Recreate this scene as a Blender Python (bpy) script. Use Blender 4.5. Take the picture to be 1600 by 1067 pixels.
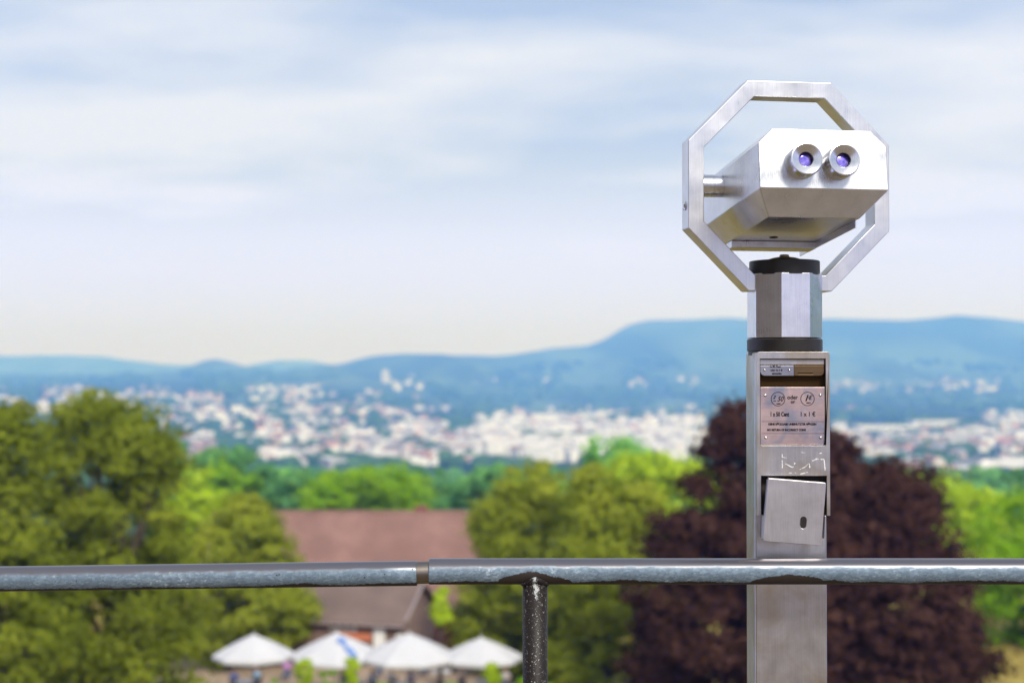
import bpy, bmesh, math, random
import numpy as np
from mathutils import Vector, Matrix, noise
R = math.radians
for o in list(bpy.data.objects): bpy.data.objects.remove(o)
S = bpy.context.scene
C = S.collection
rng = np.random.default_rng(7)
random.seed(7)

# ------------------------------------------------------------------ camera
F = 2222.0            # focal length in photo pixels (50 mm on 36 mm, 1600 px wide)
HZ = 575.0            # horizon row in the photo
cam = bpy.data.cameras.new('camera'); co = bpy.data.objects.new('camera', cam); C.objects.link(co)
co.location = (0, 0, 0)
co.rotation_euler = (R(90) + math.atan((HZ-533.5)/F), 0, 0)
cam.lens = 50; cam.sensor_width = 36; cam.clip_start = .05; cam.clip_end = 90000
cam.dof.use_dof = True; cam.dof.focus_distance = 2.43; cam.dof.aperture_fstop = 3.6
S.camera = co
S.view_settings.view_transform = 'Standard'; S.view_settings.look = 'None'
S.view_settings.gamma = 1; S.view_settings.exposure = 1.04
S.render.film_transparent = False
S.cycles.use_denoising = True
S.cycles.max_bounces = 6; S.cycles.diffuse_bounces = 3; S.cycles.glossy_bounces = 4
S.cycles.transparent_max_bounces = 6; S.cycles.volume_bounces = 2
S.cycles.sample_clamp_indirect = 6

# ------------------------------------------------------------------ world and sun
SUN_EL, SUN_AZ = 41, 156      # azimuth clockwise from +Y (the view direction): behind the camera, to its right
w = bpy.data.worlds.new('World'); S.world = w; w.use_nodes = True
def N(nt, t, **kw):
    n = nt.nodes.new(t)
    for k, v in kw.items():
        if k.startswith('i_'):
            n.inputs[k[2:].replace('_', ' ')].default_value = v
        elif k.startswith('n'):
            n.inputs[int(k[1:])].default_value = v
        else: setattr(n, k, v)
    return n
def mth(nt, op, a, b=None, clamp=False):
    n = nt.nodes.new('ShaderNodeMath'); n.operation = op; n.use_clamp = clamp
    for i, v in enumerate((a, b)):
        if v is None: continue
        if isinstance(v, (int, float)): n.inputs[i].default_value = v
        else: nt.links.new(v, n.inputs[i])
    return n.outputs[0]
def ramp(nt, fac, stops, interp='LINEAR'):
    n = nt.nodes.new('ShaderNodeValToRGB'); n.color_ramp.interpolation = interp
    e = n.color_ramp.elements
    while len(e) < len(stops): e.new(.5)
    for el, (p, c) in zip(e, stops):
        el.position = p; el.color = (c[0], c[1], c[2], 1) if not isinstance(c, (int, float)) else (c, c, c, 1)
    nt.links.new(fac, n.inputs[0]); return n.outputs[0]
def mixc(nt, fac, a, b):
    n = nt.nodes.new('ShaderNodeMix'); n.data_type = 'RGBA'
    for s, v in ((0, fac), (6, a), (7, b)):
        if isinstance(v, (int, float)): n.inputs[s].default_value = v
        elif isinstance(v, tuple): n.inputs[s].default_value = (*v, 1)
        else: nt.links.new(v, n.inputs[s])
    return n.outputs[2]
nt = w.node_tree; nt.nodes.clear()
out = N(nt, 'ShaderNodeOutputWorld'); bg = N(nt, 'ShaderNodeBackground')
sky = N(nt, 'ShaderNodeTexSky', sky_type='NISHITA', sun_disc=False, sun_elevation=R(SUN_EL), sun_rotation=R(SUN_AZ), air_density=1.0, dust_density=1.5)
tc = N(nt, 'ShaderNodeTexCoord'); sp = N(nt, 'ShaderNodeSeparateXYZ'); nt.links.new(tc.outputs['Generated'], sp.inputs[0])
z = mth(nt, 'ADD', mth(nt, 'MAXIMUM', sp.outputs[2], 0.0), 0.10)
cv = N(nt, 'ShaderNodeCombineXYZ')
nt.links.new(mth(nt, 'DIVIDE', sp.outputs[0], z), cv.inputs[0]); nt.links.new(mth(nt, 'DIVIDE', sp.outputs[1], z), cv.inputs[1])
def wnoise(scale, detail, rough, off, dist=0.0, sx=1.0):
    mp = N(nt, 'ShaderNodeMapping'); mp.inputs['Location'].default_value = off; mp.inputs['Scale'].default_value = (sx, 1, 1)
    nt.links.new(cv.outputs[0], mp.inputs[0])
    n = N(nt, 'ShaderNodeTexNoise', i_Scale=scale, i_Detail=detail, i_Roughness=rough, i_Distortion=dist)
    nt.links.new(mp.outputs[0], n.inputs['Vector']); return n.outputs['Fac']
c1 = wnoise(1.0, 5, .48, (24.47, 8.99, 0), .25, .75)
c2 = wnoise(2.6, 7, .55, (.66, 13.98, 1), .3, .6)
cover = ramp(nt, mth(nt, 'ADD', mth(nt, 'MULTIPLY', c1, .72), mth(nt, 'MULTIPLY', c2, .28)), [(.39, 0.0), (.48, .5), (.58, 1.0)])
elev = ramp(nt, sp.outputs[2], [(.0, 1.0), (.085, .95), (.125, 0.5), (.17, 0)])
cover2 = mth(nt, 'MAXIMUM', cover, elev)
base = mixc(nt, .88, sky.outputs[0], (3.35, 4.1, 5.35))
low = ramp(nt, sp.outputs[2], [(.0, 0.0), (.03, 0.0), (.14, 1.0)])
cloud = mixc(nt, low, (5.85, 6.22, 11.2), (5.75, 6.05, 6.5))
col = mixc(nt, cover2, base, cloud)
nt.links.new(col, bg.inputs[0]); bg.inputs[1].default_value = 0.07
nt.links.new(bg.outputs[0], out.inputs[0])
sd = bpy.data.lights.new('sun', 'SUN'); so = bpy.data.objects.new('sun', sd); C.objects.link(so)
sd.energy = 1.95; sd.angle = R(14.0); sd.color = (1, .95, .87)
a, e = R(SUN_AZ), R(SUN_EL)
sdir = Vector((math.sin(a)*math.cos(e), math.cos(a)*math.cos(e), math.sin(e)))
so.rotation_euler = sdir.to_track_quat('Z', 'Y').to_euler(); so.location = sdir*50

# ------------------------------------------------------------------ helpers
def P(px, py, Y): return Vector(((px-800)/F*Y, Y, (HZ-py)/F*Y))
def newmat(name):
    m = bpy.data.materials.new(name); m.use_nodes = True
    return m, m.node_tree, m.node_tree.nodes['Principled BSDF']
def plain(name, col, rough=.6, metal=0, spec=.5, vary=0.0, scale=3.0):
    m, nt, b = newmat(name)
    b.inputs['Base Color'].default_value = (*col, 1); b.inputs['Roughness'].default_value = rough
    b.inputs['Metallic'].default_value = metal; b.inputs['Specular IOR Level'].default_value = spec
    if vary:
        tc = N(nt, 'ShaderNodeTexCoord'); n = N(nt, 'ShaderNodeTexNoise', i_Scale=scale, i_Detail=5.0); nt.links.new(tc.outputs['Object'], n.inputs['Vector'])
        lo = tuple(c*(1-vary) for c in col); hi = tuple(min(1, c*(1+vary)) for c in col)
        nt.links.new(ramp(nt, n.outputs['Fac'], [(.3, lo), (.7, hi)]), b.inputs['Base Color'])
    return m
def mesh_obj(name, verts, faces, mat=None, parent=None, smooth=False):
    me = bpy.data.meshes.new(name); me.from_pydata([tuple(v) for v in verts], [], faces); me.update()
    return link(name, me, mat, parent, smooth)
def link(name, me, mat=None, parent=None, smooth=False):
    o = bpy.data.objects.new(name, me); C.objects.link(o)
    for m in (mat if isinstance(mat, (list, tuple)) else [mat]):
        if m: me.materials.append(m)
    if smooth:
        me.polygons.foreach_set('use_smooth', [True]*len(me.polygons))
    if parent: o.parent = parent
    return o
def bm_obj(name, bm, mat=None, parent=None, smooth=False):
    bmesh.ops.recalc_face_normals(bm, faces=bm.faces)
    me = bpy.data.meshes.new(name); bm.to_mesh(me); bm.free()
    return link(name, me, mat, parent, smooth)
def tag(o, label=None, cat=None, group=None, kind=None):
    if label: o['label'] = label
    if cat: o['category'] = cat
    if group: o['group'] = group
    if kind: o['kind'] = kind
    return o
def empty(name, loc, label=None, cat=None, group=None, rz=0):
    o = bpy.data.objects.new(name, None); C.objects.link(o); o.location = loc; o.rotation_euler.z = rz
    o.empty_display_size = .1
    return tag(o, label, cat, group)
def bevel(o, wd, seg=3, ang=30):
    m = o.modifiers.new('bevel', 'BEVEL'); m.width = wd; m.segments = seg; m.limit_method = 'ANGLE'; m.angle_limit = R(ang)
    m.harden_normals = True; o.data.polygons.foreach_set('use_smooth', [True]*len(o.data.polygons))
    return o
def add_box(bm, c, s, rot=None):
    r = bmesh.ops.create_cube(bm, size=1)
    M = Matrix.Translation(c) @ (rot.to_4x4() if rot else Matrix()) @ Matrix.Diagonal((*s, 1))
    bmesh.ops.transform(bm, matrix=M, verts=r['verts']); return r['verts']
def box(name, c, s, mat, parent=None, rot=None, bw=0):
    bm = bmesh.new(); add_box(bm, c, s, rot); o = bm_obj(name, bm, mat, parent)
    if bw: bevel(o, bw)
    return o
def lathe(name, prof, mat, parent=None, M=None, seg=48, smooth=True):
    """prof: (r, h) pairs turned about local z; M places it"""
    vs, fs = [], []
    for (r, h) in prof:
        for k in range(seg):
            t = 2*math.pi*k/seg; vs.append((r*math.cos(t), r*math.sin(t), h))
    for i in range(len(prof)-1):
        for k in range(seg):
            k2 = (k+1) % seg; fs.append((i*seg+k, i*seg+k2, (i+1)*seg+k2, (i+1)*seg+k))
    fs.append(tuple(range(seg))[::-1]); fs.append(tuple((len(prof)-1)*seg+k for k in range(seg)))
    if M is not None: vs = [M @ Vector(v) for v in vs]
    bm = bmesh.new()
    bv = [bm.verts.new(v) for v in vs]
    for f in fs: bm.faces.new([bv[i] for i in f])
    o = bm_obj(name, bm, mat, parent, smooth)
    if smooth:
        m = o.modifiers.new('edge', 'EDGE_SPLIT'); m.split_angle = R(32)
    return o
def plate(name, outer, holes, y0, y1, mat, parent=None, bw=0):
    """flat sheet in the xz plane between y0 and y1 with an outline and real holes"""
    bm = bmesh.new(); edges = []
    for loop in [outer]+holes:
        vs = [bm.verts.new((x, y0, zz)) for x, zz in loop]
        edges += [bm.edges.new((vs[i], vs[(i+1) % len(vs)])) for i in range(len(vs))]
    r = bmesh.ops.triangle_fill(bm, use_beauty=True, use_dissolve=True, edges=edges)
    fs = [g for g in bm.faces]
    r = bmesh.ops.extrude_face_region(bm, geom=fs)
    bmesh.ops.translate(bm, vec=(0, y1-y0, 0), verts=[g for g in r['geom'] if isinstance(g, bmesh.types.BMVert)])
    o = bm_obj(name, bm, mat, parent)
    if bw: bevel(o, bw, 2, 40)
    return o
def rrect(x0, x1, z0, z1, r, n=6, corners=(1, 1, 1, 1)):
    pts = []
    for k, (cx, cz, a0) in enumerate(((x1-r, z0+r, -90), (x1-r, z1-r, 0), (x0+r, z1-r, 90), (x0+r, z0+r, 180))):
        if corners[k]:
            for i in range(n+1):
                t = R(a0+90*i/n); pts.append((cx+r*math.cos(t), cz+r*math.sin(t)))
        else:
            pts.append(((x1, z0), (x1, z1), (x0, z1), (x0, z0))[k])
    return pts
def tube_bm(bm, pts, rad, seg=8):
    rings = []
    for i, p in enumerate(pts):
        p = Vector(p); q = Vector(pts[min(i+1, len(pts)-1)]) - Vector(pts[max(i-1, 0)]); q.normalize()
        u = q.orthogonal().normalized() if abs(q.z) > .9 else q.cross(Vector((0, 0, 1))).normalized(); v = q.cross(u)
        r = rad[i] if isinstance(rad, (list, tuple)) else rad
        rings.append([bm.verts.new(p+(u*math.cos(2*math.pi*k/seg)+v*math.sin(2*math.pi*k/seg))*r) for k in range(seg)])
    for a, b in zip(rings, rings[1:]):
        for k in range(seg): bm.faces.new((a[k], a[(k+1) % seg], b[(k+1) % seg], b[k]))
    bm.faces.new(rings[0]); bm.faces.new(rings[-1][::-1])

# ------------------------------------------------------------------ materials
def steel(name, tint=(.63, .62, .62), r0=.26, r1=.40, axis=2, stain=0.0, stain_col=(.42, .36, .27), bump=.02, s3=7.0):
    m, nt, b = newmat(name); b.inputs['Metallic'].default_value = 1
    tc = N(nt, 'ShaderNodeTexCoord')
    sc = [900, 900, 900]; sc[axis] = 14
    mp = N(nt, 'ShaderNodeMapping'); mp.inputs['Scale'].default_value = sc; nt.links.new(tc.outputs['Object'], mp.inputs[0])
    n = N(nt, 'ShaderNodeTexNoise', i_Scale=1.0, i_Detail=3.0); nt.links.new(mp.outputs[0], n.inputs['Vector'])
    n2 = N(nt, 'ShaderNodeTexNoise', i_Scale=22.0, i_Detail=6.0, i_Roughness=.62); nt.links.new(tc.outputs['Object'], n2.inputs['Vector'])
    n3 = N(nt, 'ShaderNodeTexNoise', i_Scale=s3, i_Detail=5.0, i_Distortion=.6); nt.links.new(tc.outputs['Object'], n3.inputs['Vector'])
    f = mth(nt, 'ADD', mth(nt, 'MULTIPLY', n.outputs[0], .35), mth(nt, 'MULTIPLY', n2.outputs[0], .65))
    lo = tuple(c*.84 for c in tint); hi = tuple(min(1, c*1.1) for c in tint)
    c = ramp(nt, f, [(.35, lo), (.65, hi)]); f = mth(nt, 'ADD', mth(nt, 'MULTIPLY', f, .6), mth(nt, 'MULTIPLY', n3.outputs[0], .4))
    if stain: c = mixc(nt, mth(nt, 'MULTIPLY', ramp(nt, n3.outputs[0], [(.45, 0.0), (.68, 1.0)]), stain), c, stain_col)
    nt.links.new(c, b.inputs['Base Color'])
    nt.links.new(ramp(nt, f, [(.3, r0), (.7, r1)]), b.inputs['Roughness'])
    bp = N(nt, 'ShaderNodeBump', i_Strength=bump, i_Distance=.0003); nt.links.new(f, bp.inputs['Height']); nt.links.new(bp.outputs[0], b.inputs['Normal'])
    return m
M_steel = steel('stainless_steel', (.68, .68, .70), .22, .44, 2, .25, (.50, .47, .42))
M_post = steel('weathered_steel', (.50, .48, .485), .26, .46, 2, .9, (.36, .28, .18), s3=10.0)
M_neck = steel('neck_steel', (.74, .74, .77), .24, .34, 2, .12, bump=0)
M_flap = steel('flap_steel', (.60, .58, .61), .34, .42, 2, .1, bump=0)
M_turned = steel('turned_steel', (.68, .68, .70), .18, .3, 2)
M_plate = steel('worn_coin_plate', (.60, .45, .43), .3, .45, 0, 1.0, (.30, .30, .38), s3=26.0)
M_name = steel('engraved_name_plate', (.32, .32, .38), .3, .45, 0)
M_brass = steel('tarnished_brass', (.16, .105, .06), .3, .5, 0)
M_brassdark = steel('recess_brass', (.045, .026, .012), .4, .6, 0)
M_rubber = plain('black_rubber', (.012, .010, .010), .45, 0, .4, .3, 40)
M_dome = steel('brown_dome_metal', (.20, .15, .08), .35, .5, 0)
M_dark = plain('recess_shade_black', (.012, .009, .008), .7)
M_ink = plain('etched_ink', (.012, .006, .008), .7, 0, .2)
M_scratch = plain('scratched_white', (.75, .75, .74), .7)
M_lensblack = plain('eyepiece_black', (.008, .008, .01), .35)
def lens_mat():
    m, nt, b = newmat('coated_lens')
    tc = N(nt, 'ShaderNodeTexCoord'); n = N(nt, 'ShaderNodeTexNoise', i_Scale=110.0, i_Detail=3.0); nt.links.new(tc.outputs['Object'], n.inputs['Vector'])
    nt.links.new(ramp(nt, n.outputs[0], [(.35, (.10, .07, .50)), (.52, (.26, .20, .85)), (.68, (.62, .50, .95))]), b.inputs['Base Color'])
    b.inputs['Roughness'].default_value = .18; b.inputs['Metallic'].default_value = .35
    b.inputs['Coat Weight'].default_value = 1; b.inputs['Coat Roughness'].default_value = .03
    return m
M_lens = lens_mat()
def rail_mat(name, zc, rad, under=0.0):
    """galvanised tube: polished along the top where hands rub, spangled sides, black paint left along the underside"""
    m, nt, b = newmat(name)
    tc = N(nt, 'ShaderNodeTexCoord'); s = N(nt, 'ShaderNodeSeparateXYZ'); nt.links.new(tc.outputs['Object'], s.inputs[0])
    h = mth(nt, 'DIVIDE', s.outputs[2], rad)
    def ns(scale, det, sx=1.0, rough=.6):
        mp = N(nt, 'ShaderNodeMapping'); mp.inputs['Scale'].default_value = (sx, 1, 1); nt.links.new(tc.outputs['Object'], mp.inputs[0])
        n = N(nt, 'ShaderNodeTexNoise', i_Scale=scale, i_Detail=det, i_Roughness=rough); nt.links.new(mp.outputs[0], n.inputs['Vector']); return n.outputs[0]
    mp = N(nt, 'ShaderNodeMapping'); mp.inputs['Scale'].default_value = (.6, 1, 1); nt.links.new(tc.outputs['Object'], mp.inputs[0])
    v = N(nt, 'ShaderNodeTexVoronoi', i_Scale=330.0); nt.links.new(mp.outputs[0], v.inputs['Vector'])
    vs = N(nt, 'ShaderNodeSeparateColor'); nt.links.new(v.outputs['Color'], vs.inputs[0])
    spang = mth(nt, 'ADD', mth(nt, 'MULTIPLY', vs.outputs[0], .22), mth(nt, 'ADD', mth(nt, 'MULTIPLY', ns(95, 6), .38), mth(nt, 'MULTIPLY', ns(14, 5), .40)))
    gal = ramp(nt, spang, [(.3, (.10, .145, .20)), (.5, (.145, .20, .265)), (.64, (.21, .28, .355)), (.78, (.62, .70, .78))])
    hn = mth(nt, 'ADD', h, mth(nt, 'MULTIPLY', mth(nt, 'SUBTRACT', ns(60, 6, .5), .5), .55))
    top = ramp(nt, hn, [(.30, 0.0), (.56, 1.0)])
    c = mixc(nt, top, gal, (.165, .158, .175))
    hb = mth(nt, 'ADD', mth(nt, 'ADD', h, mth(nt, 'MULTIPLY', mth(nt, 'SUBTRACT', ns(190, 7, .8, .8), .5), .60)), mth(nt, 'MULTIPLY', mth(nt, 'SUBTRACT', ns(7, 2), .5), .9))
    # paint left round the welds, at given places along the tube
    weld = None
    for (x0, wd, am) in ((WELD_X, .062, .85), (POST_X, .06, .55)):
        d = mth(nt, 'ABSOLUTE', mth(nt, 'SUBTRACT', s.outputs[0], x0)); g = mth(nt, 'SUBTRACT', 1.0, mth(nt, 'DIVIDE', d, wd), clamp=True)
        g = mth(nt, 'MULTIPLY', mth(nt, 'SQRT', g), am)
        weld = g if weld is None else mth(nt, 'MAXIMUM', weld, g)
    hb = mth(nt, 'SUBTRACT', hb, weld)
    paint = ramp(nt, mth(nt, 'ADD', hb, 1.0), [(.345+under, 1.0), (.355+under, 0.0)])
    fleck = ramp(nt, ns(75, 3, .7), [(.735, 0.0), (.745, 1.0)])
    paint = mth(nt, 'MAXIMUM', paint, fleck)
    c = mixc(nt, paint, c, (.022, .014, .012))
    nt.links.new(c, b.inputs['Base Color'])
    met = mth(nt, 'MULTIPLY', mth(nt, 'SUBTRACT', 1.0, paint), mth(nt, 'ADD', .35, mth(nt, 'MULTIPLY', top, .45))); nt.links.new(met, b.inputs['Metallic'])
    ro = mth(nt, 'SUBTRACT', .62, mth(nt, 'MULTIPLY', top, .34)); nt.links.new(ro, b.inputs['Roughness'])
    bp = N(nt, 'ShaderNodeBump', i_Strength=.12, i_Distance=.0006); nt.links.new(mth(nt, 'ADD', mth(nt, 'MULTIPLY', spang, .35), paint), bp.inputs['Height']); nt.links.new(bp.outputs[0], b.inputs['Normal'])
    return m
def postpaint_mat(xc):
    m, nt, b = newmat('chipped_black_paint')
    tc = N(nt, 'ShaderNodeTexCoord'); s = N(nt, 'ShaderNodeSeparateXYZ'); nt.links.new(tc.outputs['Object'], s.inputs[0])
    def ns(scale, det, rough=.6, sz=1.0):
        mp = N(nt, 'ShaderNodeMapping'); mp.inputs['Scale'].default_value = (1, 1, sz); nt.links.new(tc.outputs['Object'], mp.inputs[0])
        n = N(nt, 'ShaderNodeTexNoise', i_Scale=scale, i_Detail=det, i_Roughness=rough); nt.links.new(mp.outputs[0], n.inputs['Vector']); return n.outputs[0]
    d = mth(nt, 'ABSOLUTE', mth(nt, 'ADD', s.outputs[0], mth(nt, 'MULTIPLY', mth(nt, 'SUBTRACT', ns(22, 2), .5), .02)))
    near = mth(nt, 'SUBTRACT', 1.0, mth(nt, 'DIVIDE', d, .0065), clamp=True)
    band = ramp(nt, ns(11, 2, .5), [(.47, 0.0), (.56, 1.0)])
    near = mth(nt, 'MULTIPLY', near, band)
    fine = ns(420, 6, .8, .6)
    chip = ramp(nt, mth(nt, 'ADD', fine, mth(nt, 'MULTIPLY', near, .22)), [(.60, 0.0), (.625, 1.0)])
    c = mixc(nt, ns(60, 5), (.010, .008, .008), (.020, .014, .013))
    c = mixc(nt, chip, c, (.40, .42, .43))
    nt.links.new(c, b.inputs['Base Color']); b.inputs['Roughness'].default_value = .5; b.inputs['Specular IOR Level'].default_value = .25
    bp = N(nt, 'ShaderNodeBump', i_Strength=.4, i_Distance=.0008, invert=True); nt.links.new(chip, bp.inputs['Height']); nt.links.new(bp.outputs[0], b.inputs['Normal'])
    return m
def leaf_mat(name, cols, scale=.5, trans=.42):
    m, nt, b = newmat(name); nt.nodes.remove(b)
    o = nt.nodes['Material Output']
    tc = N(nt, 'ShaderNodeTexCoord'); n = N(nt, 'ShaderNodeTexNoise', i_Scale=scale, i_Detail=6.0, i_Roughness=.7); nt.links.new(tc.outputs['Object'], n.inputs['Vector'])
    c = ramp(nt, n.outputs[0], [(.33, cols[0]), (.5, cols[1]), (.68, cols[2])])
    d = N(nt, 'ShaderNodeBsdfDiffuse'); t = N(nt, 'ShaderNodeBsdfTranslucent'); mx = N(nt, 'ShaderNodeMixShader', n0=trans)
    nt.links.new(c, d.inputs[0]); nt.links.new(c, t.inputs[0])
    nt.links.new(d.outputs[0], mx.inputs[1]); nt.links.new(t.outputs[0], mx.inputs[2]); nt.links.new(mx.outputs[0], o.inputs[0])
    return m
L_olive = leaf_mat('olive_leaves', ((.12, .155, .014), (.21, .255, .020), (.36, .40, .042)))
L_olive2 = leaf_mat('olive_leaves_light', ((.18, .22, .018), (.29, .34, .028), (.45, .49, .05)))
L_bright = leaf_mat('bright_leaves', ((.28, .42, .015), (.46, .61, .03), (.60, .74, .07)))
L_green = leaf_mat('green_leaves', ((.15, .32, .010), (.27, .48, .012), (.42, .60, .04)))
L_mid = leaf_mat('mid_green_leaves', ((.17, .42, .10), (.26, .56, .12), (.40, .68, .16)))
L_dark = leaf_mat('dark_green_leaves', ((.09, .26, .09), (.15, .36, .11), (.24, .46, .14)))
L_copper = leaf_mat('copper_beech_leaves', ((.036, .017, .012), (.060, .028, .020), (.110, .055, .038)), .6, .2)
L_red = leaf_mat('red_leaves', ((.16, .04, .03), (.22, .06, .04), (.28, .09, .05)))
M_bark = plain('bark', (.09, .07, .055), .9, 0, .2, .4, 4)

# ------------------------------------------------------------------ the land
KX = np.array([-2400, 0, 100, 160, 250, 380, 440, 480, 520, 560, 620, 700, 800, 860, 920, 945, 980, 1010, 1100, 1200, 1300, 1420, 1500, 1540, 1600, 4000], float)
def prof(*pts):
    xs = [p[0] for p in pts]; ys = [p[1] for p in pts]
    return np.interp(KX, xs, ys)
def hgt(h): return lambda r: np.full(len(KX), float(h))
rows = [(2.95, -1.5), (3.15, -3.6), (30, -13.2), (58, -17.2), (72, -17.6), (100, -17.8), (130, -19), (200, -27), (300, -37), (600, -60), (1000, -86), (1500, -105), (2200, -116)]
RR = [r for r, h in rows]; HH = [np.full(len(KX), h) for r, h in rows]
def addrow(r, p): RR.append(r); HH.append((HZ-p)/F*r)
addrow(3200, prof((0, 642), (400, 646), (800, 655), (1600, 655)))
addrow(4500, prof((0, 614), (200, 612), (400, 614), (600, 622), (800, 640), (1000, 640), (1200, 632), (1600, 632)))
addrow(6000, prof((0, 602), (200, 600), (400, 592), (600, 592), (800, 612), (1000, 610), (1200, 604), (1600, 606)))
addrow(7500, prof((0, 592), (200, 587), (400, 582), (560, 576), (700, 572), (800, 574), (1000, 562), (1200, 566), (1600, 572)))
addrow(9500, prof((0, 584), (380, 582), (480, 576), (520, 571), (560, 562), (610, 552), (640, 556), (700, 557), (800, 554), (860, 545), (920, 540), (945, 531), (980, 509), (1010, 501), (1100, 499), (1200, 498), (1300, 499), (1420, 502), (1500, 494), (1540, 495), (1600, 503), (2000, 530)))
addrow(11000, prof((0, 590), (600, 580), (900, 560), (1000, 530), (1600, 530)))
addrow(14000, prof((0, 556), (100, 555), (160, 557), (250, 569), (380, 572), (440, 563), (480, 563), (520, 570), (700, 575), (1600, 575)))
addrow(16500, prof((0, 585), (1600, 590)))
LR = np.log(np.array(RR)); HA = np.array(HH)
def land(px, r):
    px = np.asarray(px, float); r = np.asarray(r, float)
    lr = np.log(r); i = np.clip(np.searchsorted(LR, lr)-1, 0, len(LR)-2)
    t = np.clip((lr-LR[i])/(LR[i+1]-LR[i]), 0, 1)
    ts = np.where(r > 4000, t*t*(3-2*t), t)
    j = np.clip(np.searchsorted(KX, px)-1, 0, len(KX)-2); u = np.clip((px-KX[j])/(KX[j+1]-KX[j]), 0, 1)
    a = HA[i, j]*(1-u)+HA[i, j+1]*u; b = HA[i+1, j]*(1-u)+HA[i+1, j+1]*u
    return a*(1-ts)+b*ts
def ground(X, Y): return float(land(X/Y*F+800, Y))
px = np.linspace(800-.8*F, 800+.8*F, 420)
rr = np.unique(np.concatenate([np.array(RR), np.exp(np.linspace(math.log(2.95), math.log(16500), 170))]))
PX, RG = np.meshgrid(px, rr)
Z = land(PX, RG)
bump = np.zeros_like(Z)
X = (PX-800)/F*RG
for i in range(Z.shape[0]):
    if rr[i] < 400: continue
    amp = min(9.0, rr[i]*.0018)
    for j in range(Z.shape[1]):
        bump[i, j] = amp*noise.fractal(Vector((X[i, j]*.004, RG[i, j]*.002, 0)), .8, 2.2, 4)
        wdw = math.exp(-((rr[i]-7600)/1100)**2)
        if wdw > .02: bump[i, j] += 130*wdw*noise.fractal(Vector((X[i, j]*.0011+4, RG[i, j]*.0004, 2)), .9, 2.1, 3)
Z = Z+bump
nr, nc = Z.shape
V = np.stack([X, RG, Z], -1).reshape(-1, 3)
idx = np.arange(nr*nc).reshape(nr, nc)
Q = np.stack([idx[:-1, :-1], idx[:-1, 1:], idx[1:, 1:], idx[1:, :-1]], -1).reshape(-1, 4)
def np_mesh(name, V, Q, mat=None, parent=None, smooth=False, midx=None):
    me = bpy.data.meshes.new(name); k = Q.shape[1]
    me.vertices.add(len(V)); me.vertices.foreach_set('co', V.astype(np.float32).ravel())
    me.loops.add(Q.size); me.loops.foreach_set('vertex_index', Q.astype(np.int32).ravel())
    me.polygons.add(len(Q)); me.polygons.foreach_set('loop_start', np.arange(0, Q.size, k, dtype=np.int32))
    me.polygons.foreach_set('loop_total', np.full(len(Q), k, dtype=np.int32))
    if midx is not None: me.polygons.foreach_set('material_index', midx.astype(np.int32))
    me.update(calc_edges=True)
    return link(name, me, mat, parent, smooth)
def land_mat():
    m, nt, b = newmat('countryside'); b.inputs['Roughness'].default_value = 1; b.inputs['Specular IOR Level'].default_value = .1
    g = N(nt, 'ShaderNodeNewGeometry')
    def ns(scale, det, sy=1.0, ro=.6):
        mp = N(nt, 'ShaderNodeMapping'); mp.inputs['Scale'].default_value = (1, sy, 1); nt.links.new(g.outputs['Position'], mp.inputs[0])
        n = N(nt, 'ShaderNodeTexNoise', i_Scale=scale, i_Detail=det, i_Roughness=ro); nt.links.new(mp.outputs[0], n.inputs['Vector']); return n.outputs[0]
    forest = ramp(nt, ns(.012, 6), [(.35, (.022, .055, .022)), (.65, (.045, .095, .035))])
    field = ramp(nt, ns(.004, 3), [(.4, (.05, .12, .035)), (.6, (.10, .16, .055))])
    far = mixc(nt, ramp(nt, ns(.0011, 4, .35), [(.50, 0.0), (.58, 1.0)]), forest, field)
    near = ramp(nt, ns(.6, 5), [(.35, (.20, .15, .035)), (.65, (.36, .28, .07))])
    sp = N(nt, 'ShaderNodeSeparateXYZ'); nt.links.new(g.outputs['Position'], sp.inputs[0])
    lowm = ramp(nt, mth(nt, 'DIVIDE', sp.outputs[2], 300), [(.0, .8), (.35, .6), (.7, 0.0)])
    patch = ramp(nt, ns(.0022, 6, .3), [(.48, 0.0), (.60, 1.0)])
    far = mixc(nt, mth(nt, 'MULTIPLY', lowm, patch), far, (.12, .20, .08))
    k = ramp(nt, mth(nt, 'DIVIDE', sp.outputs[1], 400), [(.3, 0.0), (.7, 1.0)])
    nt.links.new(mixc(nt, k, near, far), b.inputs['Base Color'])
    return m
tag(np_mesh('terrain', V, Q, land_mat(), smooth=True), kind='structure')
# garden gravel yard round the parasols (a thin sheet over the flat ground)
M_gravel = plain('gravel', (.33, .25, .19), .95, 0, .1, .2, 1.5)
vs = []; fs = []
xs = np.linspace(-32, 11, 40); ys = np.linspace(70, 89.5, 14)
for yy in ys:
    for xx in xs: vs.append((xx, yy, ground(xx, yy)+.05))
for i in range(13):
    for j in range(39): fs.append((i*40+j, i*40+j+1, (i+1)*40+j+1, (i+1)*40+j))
tag(mesh_obj('garden_path', vs, fs, M_gravel), kind='structure')
# terrace behind and under the camera
M_terr = plain('terrace_gravel', (.22, .175, .12), .95, 0, .1, .25, 6)
tag(box('terrace', (0, -97.1, -1.60), (260, 200, .30), M_terr), kind='structure')

# ------------------------------------------------------------------ viewer post
T = empty('coin_viewer', (.4846, 2.52, -1.45), 'stainless steel coin operated binocular viewer on its square post behind the rail', 'telescope')
TI = Matrix.Translation(-T.location)
def part(o, parent=T):
    """geometry was made in world coordinates: keep it in place under its parent"""
    if o.data: o.data.transform(Matrix.Translation(-T.location))
    return o
WX = lambda px, Y: (px-800)/F*Y
WZ = lambda py, Y: (HZ-py)/F*Y
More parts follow.
